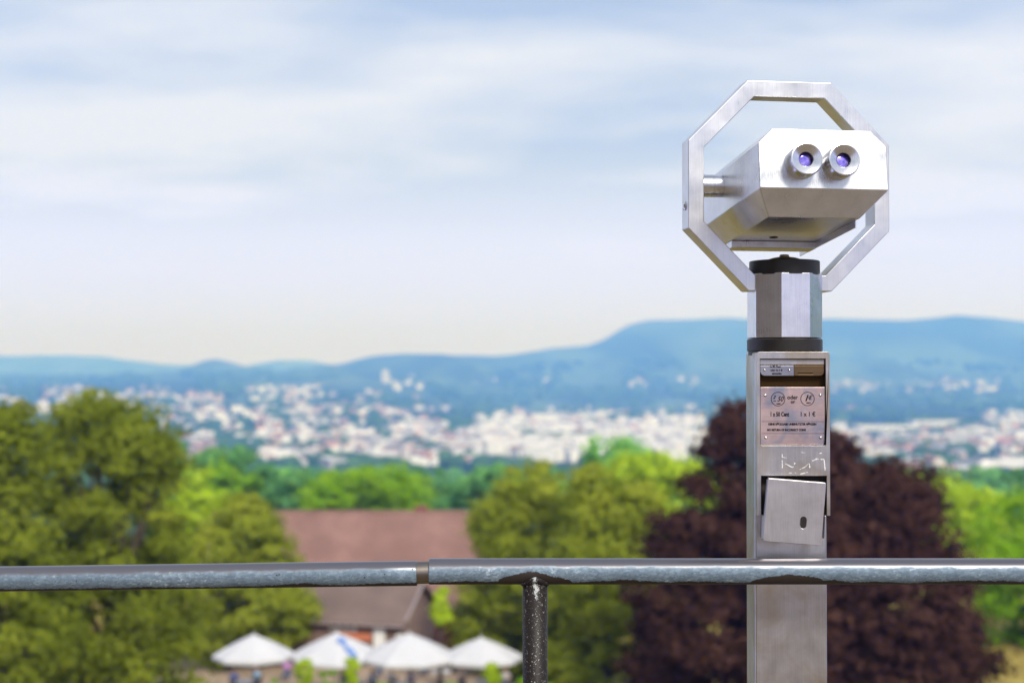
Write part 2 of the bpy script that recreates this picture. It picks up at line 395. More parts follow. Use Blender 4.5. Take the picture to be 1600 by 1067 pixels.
# body: square tube
xc, hw = .4846, .0625
bz1 = WZ(550, 2.475)
o = part(box('post_body', (xc, 2.5225, (bz1-1.45)/2), (.125, .091, bz1+1.45), M_post, T, bw=.0035))
part(box('foot_plate', (xc, 2.5225, -1.442), (.26, .24, .016), M_post, T, bw=.003))
# cover with openings: sheet outline with a notch at the bottom for the return flap
Yc = 2.455
cx0, cx1 = WX(1182.3, Yc), WX(1296.3, Yc); cz0, cz1 = WZ(805, Yc), WZ(549.5, Yc)
n0, n1, nz = WX(1188.6, Yc), WX(1290.8, Yc), WZ(743, Yc)
r_ = .005
outer = [(cx0, cz0), (n0, cz0), (n0, nz), (n1, nz), (n1, cz0), (cx1, cz0)]
outer += [(cx1-r_+r_*math.cos(R(t)), cz1-r_+r_*math.sin(R(t))) for t in range(0, 91, 15)]
outer += [(cx0+r_+r_*math.cos(R(t)), cz1-r_+r_*math.sin(R(t))) for t in range(90, 181, 15)]
ox0, ox1, oz0, oz1 = WX(1187.4, Yc), WX(1290.2, Yc), WZ(695.5, Yc), WZ(560.5, Yc)
hole = rrect(ox0, ox1, oz0, oz1, .004, 5, (1, 0, 0, 1))
cover = part(plate('front_cover', outer, [hole[::-1]], Yc, Yc+.0192, M_post, T, .0012))
# inside of the coin opening
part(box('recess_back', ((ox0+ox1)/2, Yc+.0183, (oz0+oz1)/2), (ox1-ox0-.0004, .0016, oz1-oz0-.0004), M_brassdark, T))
zt0, zt1 = WZ(570.3, Yc), WZ(561.2, Yc)
part(box('upper_lip', ((ox0+ox1)/2, Yc+.0105, (zt0+zt1)/2), (ox1-ox0-.001, .009, zt1-zt0), M_post, T, bw=.0015))
Yt = Yc+.006
zs0, zs1 = WZ(587.2, Yt), WZ(570.8, Yt); xm = WX(1240.3, Yt)
slot = [(WX(1246.5, Yt), WZ(584.3, Yt)), (WX(1270, Yt), WZ(584.3, Yt)), (WX(1270, Yt), WZ(582.9, Yt)), (WX(1246.5, Yt), WZ(582.9, Yt))]
part(plate('coin_slot_plate', rrect(xm+.0003, ox1-.001, zs0, zs1, .0085, 8, (1, 0, 0, 0)), [slot], Yt, Yt+.008, M_brass, T, .0008))
np_ = part(plate('name_plate', rrect(ox0+.001, xm, zs0, zs1, .0085, 8, (0, 0, 0, 1)), [], Yt-.0008, Yt+.008, M_name, T, .0008))
# price plate
Yp = Yc+.0035
pz0, pz1 = WZ(694.6, Yp), WZ(604.5, Yp); px0, px1 = ox0+.0008, WX(1288.8, Yp)
pp = part(plate('price_plate', rrect(px0, px1, pz0, pz1, .004, 5, (1, 0, 0, 1)), [], Yp, Yp+.006, M_plate, T, .0009))
def rivets(parent, pts, Y, r=.0024):
    for (a, b) in pts:
        M = Matrix.Translation((WX(a, Y), Y, WZ(b, Y))) @ Matrix.Rotation(R(90), 4, 'X')
        part(lathe('rivet', [(r*1.1, -.001), (r*1.1, .0002), (r*.95, .0009), (r*.6, .0016), (r*.1, .0019)], M_turned, parent, M, 16))
rivets(pp, ((1195.5, 617.6), (1281.3, 617.3), (1196, 683.5), (1281.6, 683.5)), Yp)
rivets(np_, ((1194.6, 578), (1233.1, 578)), Yt-.0008, .0019)
def text(s, px_, py_, h, Y, parent, shear=0, sx=1.0, name='lettering', mat=None, off=0.0):
    """h: capital height in photo px, centred at px_, py_"""
    c = bpy.data.curves.new(name, 'FONT'); c.body = s; c.align_x = 'CENTER'; c.align_y = 'CENTER'
    c.size = h/F*Y/.69; c.shear = shear; c.extrude = .00012; c.offset = off+.00026; c.materials.append(mat or M_ink); c.resolution_u = 3
    tmp = bpy.data.objects.new(name, c); C.objects.link(tmp); bpy.context.view_layer.update()
    me = bpy.data.meshes.new_from_object(tmp.evaluated_get(bpy.context.evaluated_depsgraph_get())); bpy.data.objects.remove(tmp); me.name = name
    o = bpy.data.objects.new(name, me); C.objects.link(o); o.parent = parent
    o.location = Vector((WX(px_, Y), Y-.0002, WZ(py_, Y)))-T.location
    o.rotation_euler = (R(90), 0, 0); o.scale = (sx, 1, 1)
    return o
def ringmark(px_, py_, r, t, Y, parent):
    M = Matrix.Translation((WX(px_, Y), Y-.0001, WZ(py_, Y))) @ Matrix.Rotation(R(90), 4, 'X')
    s = Y/F; bm = bmesh.new()
    prev = None; seg = 40; vs = []
    for k in range(seg):
        a = 2*math.pi*k/seg
        vs.append([bm.verts.new(M @ Vector((rr_*s*math.cos(a), rr_*s*math.sin(a), hh))) for rr_, hh in ((r, 0), (r, .00022), (r-t, .00022), (r-t, 0))])
    for k in range(seg):
        a, b = vs[k], vs[(k+1) % seg]
        for i in range(4): bm.faces.new((a[i], b[i], b[(i+1) % 4], a[(i+1) % 4]))
    part(bm_obj('coin_ring', bm, M_ink, parent))
Yl = Yp
ringmark(1215.4, 623.3, 11.2, 1.0, Yl, pp); ringmark(1261.4, 623, 11.0, 1.0, Yl, pp)
text('50', 1218.6, 623.5, 7.5, Yl, pp, .35, .85); text('2', 1209, 620.5, 5, Yl, pp, .5, .9); text('~', 1209.5, 626, 5, Yl, pp, .5, .9); text('cent', 1216, 630.5, 2.4, Yl, pp)
text('1', 1259, 622.3, 9, Yl, pp, .35, 1.0, off=.0002); text('\u20ac', 1264.8, 621.5, 6.5, Yl, pp, .35, .9); text('euro', 1263, 629, 2.4, Yl, pp)
text('oder', 1237.9, 620.8, 6.0, Yl, pp, 0, .98); text('or', 1238.5, 627.6, 5.2, Yl, pp, 0, .95)
text('1 x 50 Cent', 1217.6, 647.3, 6.4, Yl, pp, 0, .66, off=.00018); text('1 x 1 \u20ac', 1261.6, 647.2, 6.6, Yl, pp, 0, .86)
text('KEINE R\u00dcCKGABE UNBENUTZTER M\u00dcNZEN', 1237.5, 662.6, 3.1, Yl, pp, 0, .84, off=.00005)
text('NO RETURN OF INCORRECT COINS', 1228.4, 671.6, 3.1, Yl, pp, 0, .82, off=.00005)
for yy in (658.3, 677.0):
    part(box('engraved_line', ((px0+px1)/2, Yl-.0001, WZ(yy, Yl)), (px1-px0-.004, .0002, .0006), M_ink, pp))
text('1x 50 Cent', 1211, 572.7, 2.6, Yt-.0008, np_); text('oder 1x 1 \u20ac', 1213, 578.5, 2.6, Yt-.0008, np_); text('einwerfen', 1213.5, 583.6, 2.6, Yt-.0008, np_)
# scratched marks
bm = bmesh.new()
def scr(pts, wd=1.5):
    for (a, b), (c, d) in zip(pts, pts[1:]):
        p, q = Vector((WX(a, Yc), Yc, WZ(b, Yc))), Vector((WX(c, Yc), Yc, WZ(d, Yc)))
        n = max(1, int((q-p).length/.0025))
        for k in range(n):
            if random.random() < .22: continue
            s, e = p.lerp(q, k/n), p.lerp(q, (k+random.uniform(.7, 1.05))/n); mid = (s+e)/2
            ang = math.atan2(e.z-s.z, e.x-s.x)
            add_box(bm, (mid.x+random.uniform(-2, 2)*1e-4, Yc-.0001, mid.z+random.uniform(-2, 2)*1e-4), ((e-s).length+.0004, .0003, wd*random.uniform(.5, 1.1)/F*Yc), Matrix.Rotation(-ang, 3, 'Y'))
scr([(1221.5, 709), (1221.8, 731)]); scr([(1221, 714), (1229, 715)], .9); scr([(1226.5, 724), (1238, 730), (1242, 722), (1239, 725)]); scr([(1232, 738.5), (1246, 738)], .9)
scr([(1250, 740), (1262, 737)], 1.3); scr([(1249, 733), (1257, 729), (1263, 723.5)], 1.1); scr([(1264, 724), (1264.5, 731)], 1.6)
scr([(1268.5, 719.5), (1276, 716.5), (1287, 717.5), (1288.5, 735)], 1.7); scr([(1280, 708), (1284, 707)], 1.2); scr([(1251, 706.5), (1257, 707)], .8)
part(bm_obj('scratched_tag', bm, M_scratch, T))
# return flap
part(box('flap_shade_panel', ((n0+n1)/2, 2.4741, (nz+cz0)/2), (n1-n0-.0004, .0016, nz-cz0-.0004), M_dark, T))  # thin black panel: the shade of the flap opening put into its colour
for s_, xx in ((-1, n0+.0025), (1, n1-.0025)):
    part(box('flap_bracket', (xx-.0012*s_, 2.463, WZ(822, 2.463)), (.0016, .022, .040), M_neck, T, Matrix.Rotation(R(2), 3, 'Y'), .0005))
fl_w, fl_h = .0995, .1075; fc = P(1239.2, 798.2, 2.440)
fo = rrect(-fl_w/2, fl_w/2, -fl_h/2, fl_h/2, .0025, 4)
fx, fz = WX(1253.8, 2.44)-fc.x, WZ(813.5, 2.44)-fc.z
sl = [(fx+.0052*math.cos(R(t)), fz+(.0045 if t < 180 else -.0045)+.0055*math.sin(R(t))) for t in list(range(5, 176, 17))+list(range(185, 356, 17))]
flap = plate('return_flap', fo, [sl[::-1]], -.009, -.0065, M_flap, T, .0009)
flap.data.transform(Matrix.Translation(fc-T.location) @ Matrix.Rotation(R(4.4), 4, 'Y') @ Matrix.Rotation(R(1.5), 4, 'X'))
for nm, c_, s_ in (('flap_edge', (0, 0, fl_h/2-.0015), (fl_w-.004, .014, .003)), ('flap_edge', (-fl_w/2+.0012, 0, 0), (.0022, .014, fl_h-.006)), ('flap_edge', (fl_w/2-.0012, 0, 0), (.0022, .014, fl_h-.006))):
    q = box(nm, (c_[0], .0003, c_[2]), s_, M_flap, flap, bw=.0008)
    q.data.transform(Matrix.Translation(fc-T.location) @ Matrix.Rotation(R(4.4), 4, 'Y') @ Matrix.Rotation(R(1.5), 4, 'X'))
# turning head
PSI, PIT = 9.0, 6.0
hx, hy = WX(1226, 2.52), 2.52
def MZ(z=0): return Matrix.Translation((hx, hy, z))
part(lathe('base_ring', [(.064, WZ(551, 2.455)-.004), (.064, WZ(548.5, 2.455)), (.066, WZ(547.5, 2.455)), (.066, WZ(530, 2.455)), (.064, WZ(528.5, 2.455)), (.058, WZ(528, 2.455))], M_rubber, T, MZ(), 64))
# octagonal neck
zb, ztop = WZ(527.5, 2.46), WZ(425.5, 2.46)
Rn = .0657
vs = [(hx+Rn*math.sin(R(7.5+22.5+45*k)), hy-Rn*math.cos(R(7.5+22.5+45*k)), z_) for z_ in (zb, ztop) for k in range(8)]
fs = [tuple(range(8)), tuple(range(15, 7, -1))]+[(k, (k+1) % 8, 8+(k+1) % 8, 8+k) for k in range(8)]
bm = bmesh.new(); bv = [bm.verts.new(v) for v in vs]; [bm.faces.new([bv[i] for i in f]) for f in fs]
neck = bevel(part(bm_obj('neck', bm, M_neck, T)), .0014)
part(lathe('neck_gap', [(.056, zb-.004), (.056, zb+.001)], M_dark, T, MZ(), 48))
zc = WZ(404.3, 2.46)
part(lathe('top_cap', [(.0618, ztop-.002), (.0618, zc-.001), (.0605, zc)], M_rubber, T, MZ(), 64))
part(lathe('cap_dome', [(.037, zc), (.030, zc+.003), (.020, zc+.0062), (.010, zc+.0078), (.0085, zc+.008), (.0085, zc+.0105), (.007, zc+.012), (.002, zc+.0125)], M_dome, T, MZ(), 48))
# octagonal yoke ring
ring_c = Vector((WX(1229, 2.52), 2.52, WZ(290.5, 2.5)))
MR = Matrix.Translation(ring_c) @ Matrix.Rotation(R(PSI), 4, 'Z')
A = .1850; tb = .0285; dp = .041
def octp(ap, k): t = R(22.5+45*k); r = ap/math.cos(R(22.5)); return (r*math.sin(t), r*math.cos(t))
# order: start on the neck's right side, round over the top, to its left side
xb = .045
def pathpts(ap): return [(xb, -ap)]+[octp(ap, k) for k in (3, 2, 1, 0, -1, -2, -3, -4)][0:8]+[(-xb, -ap)]
po, pi = pathpts(A), pathpts(A-tb)
bm = bmesh.new(); rows_ = []
for (a, b) in zip(po, pi):
    rows_.append([bm.verts.new(MR @ Vector(v)) for v in ((a[0], -dp/2, a[1]), (b[0], -dp/2, b[1]), (b[0], dp/2, b[1]), (a[0], dp/2, a[1]))])
for a, b in zip(rows_, rows_[1:]):
    for i in range(4): bm.faces.new((a[i], a[(i+1) % 4], b[(i+1) % 4], b[i]))
bm.faces.new(rows_[0]); bm.faces.new(rows_[-1][::-1])
ring = bevel(part(bm_obj('yoke_ring', bm, M_steel, T)), .0016, 3, 20)
# pivots
for s_ in (-1, 1):
    M = MR @ Matrix.Translation((s_*(A-tb+.001), 0, 0)) @ Matrix.Rotation(R(-90*s_), 4, 'Y')
    part(lathe('pivot', [(.0198, -.003), (.0198, .0195), (.0190, .0200), (.0190, .0206), (.0198, .0211), (.0198, .0395), (.0185, .041), (.0185, .052)], M_turned, T, M, 48))
    M2 = MR @ Matrix.Translation((s_*(A-.0005), 0, -.036)) @ Matrix.Rotation(R(90*s_), 4, 'Y')
    part(lathe('pivot_screw', [(.008, 0), (.008, .002), (.005, .0045), (.001, .005)], M_turned, T, M2, 24))
# housing
MH = Matrix.Translation(ring_c) @ Matrix.Rotation(R(PSI), 4, 'Z') @ Matrix.Rotation(R(-PIT), 4, 'X') @ Matrix.Translation((-.008, 0, 0))
yf, yw, yb = -.200, -.150, .135
W2, zt, ct, zl, zbm, wb = .1105, .0505, .0255, -.0495, -.0865, .080
vs = []
for y_, lower in ((yf, 0), (yb, 1)):
    vs += [(-W2, y_, zt-ct), (-W2+ct, y_, zt), (W2-ct, y_, zt), (W2, y_, zt-ct), (W2, y_, zl), (-W2, y_, zl)]
vs += [(wb, yw, zbm), (-wb, yw, zbm), (wb, yb-.045, zbm), (-wb, yb-.045, zbm), (W2-.012, yb, zbm+.024), (-W2+.012, yb, zbm+.024)]
fs = [(0, 1, 2, 3, 4, 5), (0, 6, 7, 1), (1, 7, 8, 2), (2, 8, 9, 3), (3, 9, 10, 4), (5, 11, 6, 0), (5, 4, 12, 13), (12, 14, 15, 13)]
# lower sides and rear
vs[16] = (wb, yb, zbm); vs[17] = (-wb, yb, zbm)
fs = [(0, 1, 2, 3, 4, 5), (0, 6, 7, 1), (1, 7, 8, 2), (2, 8, 9, 3), (3, 9, 10, 4), (5, 11, 6, 0), (5, 4, 12, 13)]
fs += [(12, 16, 17, 13), (4, 10, 16, 12), (5, 13, 17, 11), (6, 11, 17, 16, 10, 9, 8, 7)]
vs = vs[:12]+[vs[12], vs[13], (0, 0, 0), (0, 0, 0), vs[16], vs[17]]
bm = bmesh.new(); used = sorted({i for f in fs for i in f}); bv = {i: bm.verts.new(MH @ Vector(vs[i])) for i in used}
for f in fs: bm.faces.new([bv[i] for i in f])
hs = bevel(part(bm_obj('binocular_housing', bm, M_steel, T)), .0018, 3, 20)
def hpart(name, c, s, mat, bw=.001, parent=hs):
    q = box(name, c, s, mat, parent, bw=bw); q.data.transform(Matrix.Translation(-T.location) @ MH); return q
hpart('rear_lip', (0, .068, zbm-.0065), (2*wb-.001, .034, .0125), M_steel)
hpart('side_flange', (wb-.0015, (yw+yb)/2+.006, zbm-.006), (.0022, yb-yw-.02, .012), M_steel, .0005)
M = MH @ Matrix.Translation((-.012, .018, zbm+.0005)) @ Matrix.Rotation(R(180), 4, 'X')
part(lathe('drain_hole', [(.0075, -.001), (.0075, .0012), (.0055, .0013), (.0005, .0013)], M_dark, hs, M, 24))
for s_ in (-1, 1):
    M = MH @ Matrix.Translation((-.008+.0318*s_, yf+.006, -.0070)) @ Matrix.Rotation(R(90), 4, 'X') @ Matrix.Diagonal((1.10, 1.10, .97, 1))
    e_ = part(lathe('eyepiece', [(.0252, -.002), (.0252, .033), (.0244, .0345), (.0244, .0365), (.0236, .038), (.0224, .0383), (.0118, .0340), (.0112, .0335), (.0111, .020), (.0005, .020)], M_turned, hs, M, 64))
    part(lathe('inner_barrel', [(.0110, .0202), (.0110, .0333), (.0107, .0333), (.0107, .0203)], M_lensblack, e_, M, 40))
    part(lathe('lens', [(.0106, .0205), (.0106, .0250), (.0090, .0257), (.006, .0262), (.003, .0264), (.0003, .0265)], M_lens, e_, M, 40))

# ------------------------------------------------------------------ beside the camera: unseen wing added for the steel to mirror
M_stone = plain('reflection_wing_stone', (.17, .14, .12), .9, 0, .2, .35, .8)
bw_ = empty('reflection_wing', (-12, -7, -1.45), 'unseen brown stone wing added for the steel to mirror', 'building')
box('wall', (0, 0, 5.0), (6, 17, 10), M_stone, bw_)
for k_ in range(4):
    f_ = box('window', (3.03, -6+4*k_, 3.2), (.10, 1.3, 2.0), M_stone, bw_)
bm = bmesh.new(); bvs = [bm.verts.new(v) for v in ((-3.4, -8.9, 10), (3.4, -8.9, 10), (3.4, 8.9, 10), (-3.4, 8.9, 10), (0, -8.9, 12.5), (0, 8.9, 12.5))]
for f in ((0, 1, 4), (1, 2, 5, 4), (2, 3, 5), (3, 0, 4, 5), (3, 2, 1, 0)): bm.faces.new([bvs[i] for i in f])
bm_obj('roof', bm, plain('wing_roof_tiles', (.16, .08, .06), .9), bw_)

# ------------------------------------------------------------------ railing
Yr = 2.40; rad = 20.2/F*Yr
WELD_X = WX(836, Yr); POST_X = WX(1225, Yr)
zr = WZ(891.3, Yr); xj = WX(671, Yr); xe = 5.2
rail = empty('handrail', (WX(836, Yr), Yr, -1.45), 'galvanised tube handrail with black painted post crossing in front of the viewer', 'railing')
def rtube(name, a, b, rd, mat, parent, seg=64, rings=60):
    L = (b-a).length
    o = lathe(name, [(rd*.965, 0), (rd, .0012)]+[(rd, L*i/rings) for i in range(1, rings)]+[(rd, L-.0012), (rd*.965, L)], mat, parent, None, seg)
    # object's own x axis runs along the tube
    o.data.transform(Matrix.Rotation(R(90), 4, 'Y'))
    o.location = a-parent.location; o.rotation_euler = (b-a).to_track_quat('X', 'Z').to_euler(); return o
a_, b_ = Vector((xj, Yr, zr)), Vector((xe, Yr, zr))
WELD_X, POST_X = WELD_X-xj, POST_X-xj
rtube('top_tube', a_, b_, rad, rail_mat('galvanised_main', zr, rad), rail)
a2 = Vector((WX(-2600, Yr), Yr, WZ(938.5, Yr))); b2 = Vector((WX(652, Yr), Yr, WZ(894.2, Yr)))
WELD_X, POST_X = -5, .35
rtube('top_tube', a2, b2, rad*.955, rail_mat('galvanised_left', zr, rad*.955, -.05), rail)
rtube('joint_sleeve', b2-Vector((.02, 0, 0)), a_+Vector((.02, 0, -.001)), rad*.86, M_dome if False else steel('sleeve_steel', (.20, .175, .155), .3, .45, 0), rail)
xp = WX(836, Yr)
pm = postpaint_mat(xp)
bm = bmesh.new(); tube_bm(bm, [(0, 0, -1.45-zr), (0, 0, -.9), (0, 0, -.6), (0, 0, -.3), (0, 0, -rad*.15)], rad*.955, 64)
o = bm_obj('rail_post', bm, pm, rail, True); o.location = Vector((xp, Yr, zr))-rail.location
# weld bead where the post meets the tube: saddle shaped
bm = bmesh.new(); pts = []
n = 64; rp = rad*.965
prev = None; ringv = []
for k in range(n):
    t = 2*math.pi*k/n; x_, y_ = rp*math.cos(t), rp*math.sin(t)
    zz = -math.sqrt(.26*rad*rad+.72*x_*x_)
    pts.append(Vector((x_, y_, zz)))
for k in range(n):
    p = pts[k]; q = (pts[(k+1) % n]-pts[k-1]).normalized(); u = Vector((p.x, p.y, 0)).normalized(); v = q.cross(u).normalized()
    wr = .0042*(1+.35*noise.noise(p*160)); ringv.append([bm.verts.new(p+(u*math.cos(a)+v*math.sin(a))*wr) for a in [2*math.pi*i/8 for i in range(8)]])
for k in range(n):
    a, b = ringv[k], ringv[(k+1) % n]
    for i in range(8): bm.faces.new((a[i], a[(i+1) % 8], b[(i+1) % 8], b[i]))
o = bm_obj('weld', bm, pm, rail, True); o.location = Vector((xp, Yr, zr))-rail.location
box('foot_flange', (0, 0, .006), (.13, .13, .012), M_rubber, rail, bw=.002)
for xq in (xp+2.1, xp+4.2, xp-2.4):
    bm = bmesh.new(); tube_bm(bm, [(0, 0, -1.45-zr), (0, 0, -.9), (0, 0, -.3), (0, 0, -rad*.6)], rad*.955, 40)
    o = bm_obj('rail_post', bm, pm, rail, True); o.location = Vector((xq, Yr, zr-(.045 if xq < xp else 0)))-rail.location
    box('foot_flange', (xq-xp, 0, .006), (.13, .13, .012), M_rubber, rail, bw=.002)

# ------------------------------------------------------------------ trees
def crown_mesh(lobes, n, leaf, clump=.9, rs=None, spread=.32):
    """lobes: (centre, (rx, ry, rz)); leaf-sized faces gathered in clumps over each lobe's shell"""
    rs = rs or rng
    vol = np.array([l[1][0]*l[1][2]+l[1][0]*l[1][1] for l in lobes]); pr = vol/vol.sum()
    per = 80
    nc = max(8, int(n/per)); ids = rs.choice(len(lobes), nc, p=pr)
    cen = np.array([l[0] for l in lobes])[ids]; rad_ = np.array([l[1] for l in lobes])[ids]
    d = rs.normal(size=(nc, 3)); d /= np.linalg.norm(d, axis=1)[:, None]
    rr_ = rs.uniform(.5, 1.03, nc)**.7
    cc = cen+d*rad_*rr_[:, None]
    # clump sizes and squashed shapes
    cs = clump*rs.uniform(.6, 1.5, nc)
    off = rs.normal(size=(nc, per, 3)); off /= np.linalg.norm(off, axis=2)[:, :, None]
    off *= (rs.uniform(0, 1, (nc, per, 1))**.45)*cs[:, None, None]*np.array([1, 1, .62])
    pos = (cc[:, None, :]+off).reshape(-1, 3); m = len(pos)
    nrm = off.reshape(-1, 3)/np.maximum(np.linalg.norm(off.reshape(-1, 3), axis=1)[:, None], 1e-6)*1.0+np.array([0, 0, .35])+d.repeat(per, 0)*.35+rs.normal(size=(m, 3))*.38
    nrm /= np.linalg.norm(nrm, axis=1)[:, None]
    t = np.cross(nrm, rs.normal(size=(m, 3))); t /= np.linalg.norm(t, axis=1)[:, None]; b = np.cross(nrm, t)
    s = (leaf*rs.uniform(.6, 1.3, m))[:, None]
    V = np.stack([pos-t*s, pos-b*s*.6, pos+t*s, pos+b*s*.6], 1).reshape(-1, 3)
    return V, np.arange(m*4).reshape(m, 4)
def tree(name, base, lobes, n, leaf, lmat, label, clump=.9, group=None, th=None, cat='tree'):
    """lobes in world coordinates"""
    t = empty(name, base, label, cat, group)
    bx, by, bz = base
    V, Q = crown_mesh([((c[0]-bx, c[1]-by, c[2]-bz), r) for c, r in lobes], n, leaf, clump)
    np_mesh('crown', V, Q, lmat, t)
    top = max(c[2] for c, r in lobes)-bz; th = th or max(.08, top*.028)
    bm = bmesh.new(); cm = sum((Vector(c) for c, r in lobes), Vector())/len(lobes)-Vector(base)
    tube_bm(bm, [(0, 0, -.2), (0, 0, top*.15), (cm.x*.4, cm.y*.4, top*.4), (cm.x*.8, cm.y*.8, top*.7), (cm.x, cm.y, top*.93)], [th*1.25, th, th*.75, th*.5, th*.15], 10)
    for c, r in lobes:
        c = Vector(c)-Vector(base); z0 = max(top*.12, c.z*.45); k = min(1, z0/(top*.7)); s = Vector((cm.x*.8*k, cm.y*.8*k, z0))
        tube_bm(bm, [s, s.lerp(c, .5)+Vector((0, 0, -.1*r[2])), c, c+Vector((0, 0, r[2]*.4))], [th*.45, th*.3, th*.15, th*.05], 7)
    bm_obj('trunk', bm, M_bark, t, True)
    return t
def pxtree(name, Y, lobes, n, leaf, lmat, label, clump=.9, group=None, depth=1.0, base_px=None, seedz=None):
    L = []; s = Y/F
    for (cx, cy, rx, ry) in lobes:
        p = P(cx, cy, Y); k = random.uniform(-.35, .35)
        rd = min(rx, ry*1.2)*s*depth
        L.append(((p.x, Y+k*rd, p.z), (rx*s*.93, rd, ry*s*.93)))
    ax = base_px if base_px is not None else sum(l[0] for l in lobes)/len(lobes)
    bx = WX(ax, Y); base = (bx, Y, ground(bx, Y))
    # fill the crown below the frame so the tree stands complete
    low = min(c[2]-r[2] for c, r in L)
    return tree(name, base, L, n, leaf, lmat, label, clump, group)
pxtree('broadleaf_tree', 56, [(-20, 700, 60, 72), (10, 668, 42, 40), (30, 700, 42, 55), (-60, 800, 100, 120), (20, 830, 72, 110), (-20, 950, 110, 130), (60, 980, 60, 110), (0, 1080, 120, 90), (-120, 900, 90, 150)],
       42000, .13, L_olive, 'tall olive green tree cut off by the left edge of the view', .85)
pxtree('broadleaf_tree', 62, [(150, 664, 60, 52), (195, 672, 58, 50), (105, 676, 46, 46), (215, 700, 56, 52), (85, 705, 45, 50), (250, 712, 38, 36), (150, 760, 110, 85), (236, 745, 45, 60), (110, 850, 95, 100), (205, 850, 95, 110), (160, 940, 150, 120), (240, 950, 78, 110), (90, 1010, 110, 110), (215, 1050, 105, 100), (272, 684, 16, 11), (150, 1120, 140, 90)],
       60000, .13, L_olive, 'largest olive green tree at left, its rounded top reaching the far city', .9)
pxtree('broadleaf_tree', 84, [(385, 822, 55, 52), (345, 865, 52, 70), (425, 880, 42, 70), (390, 930, 80, 80), (440, 955, 55, 48), (350, 990, 62, 65), (420, 985, 60, 40), (470, 965, 32, 30)],
       34000, .15, L_olive2, 'lower olive green tree between the largest left tree and the red roof', .85)
pxtree('light_green_tree', 112, [(310, 775, 32, 42), (290, 815, 40, 50), (335, 815, 35, 42), (300, 870, 50, 60)], 12000, .18, L_bright, 'yellow green tree peeping up behind the lower left tree', .95)
pxtree('broadleaf_tree', 82, [(828, 765, 55, 50), (785, 815, 52, 62), (855, 800, 55, 62), (800, 880, 75, 80), (770, 950, 60, 70), (850, 930, 75, 90), (820, 1010, 85, 80), (745, 975, 35, 50)],
       42000, .14, L_olive2, 'olive green tree right of the red roof, behind the rail post', .85)
pxtree('broadleaf_tree', 77, [(925, 762, 34, 40), (985, 790, 50, 42), (935, 820, 62, 60), (1000, 840, 45, 60), (930, 900, 90, 80), (900, 975, 75, 80), (970, 970, 75, 90), (930, 1050, 100, 70)],
       42000, .14, L_olive2, 'olive green tree touching the dark copper beech on its left', .85)
pxtree('light_green_tree', 128, [(985, 742, 40, 34), (1030, 738, 44, 32), (1080, 745, 44, 34), (1030, 790, 90, 50), (1110, 770, 35, 45)], 16000, .2, L_bright, 'bright yellow green tree behind the copper beech and its neighbour', 1.1)
pxtree('copper_beech', 64, [(1150, 665, 32, 42), (1122, 715, 30, 50), (1185, 700, 60, 64), (1240, 720, 60, 60), (1120, 790, 62, 64), (1215, 780, 90, 80), (1305, 722, 44, 56), (1350, 772, 70, 66), (1385, 770, 44, 44), (1300, 800, 70, 80), (1240, 660, 34, 40), (1425, 765, 36, 46), (1060, 860, 60, 62), (1150, 880, 115, 95),
       (1285, 870, 120, 100), (1415, 840, 78, 76), (1380, 860, 80, 80), (1035, 940, 58, 85), (1120, 980, 125, 100), (1270, 980, 150, 110), (1400, 950, 115, 100), (1480, 920, 34, 80), (1470, 1020, 80, 85), (1380, 1070, 160, 90), (1160, 1080, 180, 90), (1035, 1050, 60, 90)],
       125000, .15, L_copper, 'dark purple copper beech filling the view behind the viewer post', .85, base_px=1260)
pxtree('green_tree', 92, [(1590, 830, 66, 66), (1565, 890, 60, 66), (1625, 910, 85, 110), (1570, 980, 65, 80), (1620, 1050, 90, 80), (1560, 1060, 60, 60), (1690, 870, 80, 100)], 30000, .16, L_green, 'deep green tree at the right edge beside the copper beech', .95)
pxtree('green_tree', 125, [(1440, 758, 30, 28), (1480, 775, 40, 36), (1525, 795, 46, 40), (1490, 850, 70, 70), (1560, 850, 60, 60)], 18000, .2, L_bright, 'fresh green tree between the copper beech and the right edge tree', 1.1)
pxtree('green_tree', 165, [(520, 768, 38, 30), (560, 752, 36, 28), (605, 755, 42, 32), (560, 800, 85, 42), (490, 785, 24, 28), (632, 780, 22, 30)], 14000, .24, L_green, 'broad green tree standing right behind the red roof ridge', 1.2)
pxtree('small_tree', 79, [(690, 935, 12, 20), (692, 962, 13, 16), (685, 950, 9, 14)], 2600, .1, L_bright, 'small lime green tree at the right end of the house', .3)
pxtree('red_shrub', 83, [(708, 975, 14, 18), (712, 1005, 16, 22)], 1800, .11, L_red, 'reddish shrub between the house and the olive tree', .35)
tree('broadleaf_tree', (15, 10, ground(15, 10)), [((15, 10, 1.0), (3.6, 3.6, 3.2)), ((16.5, 12, -2), (4, 4, 3)), ((13.5, 9, -2), (3, 3, 3))], 9000, .22, L_dark, 'unseen dark tree added at the right for the steel to mirror', .9)  # unseen tree, put in to darken the neck's right-hand reflection
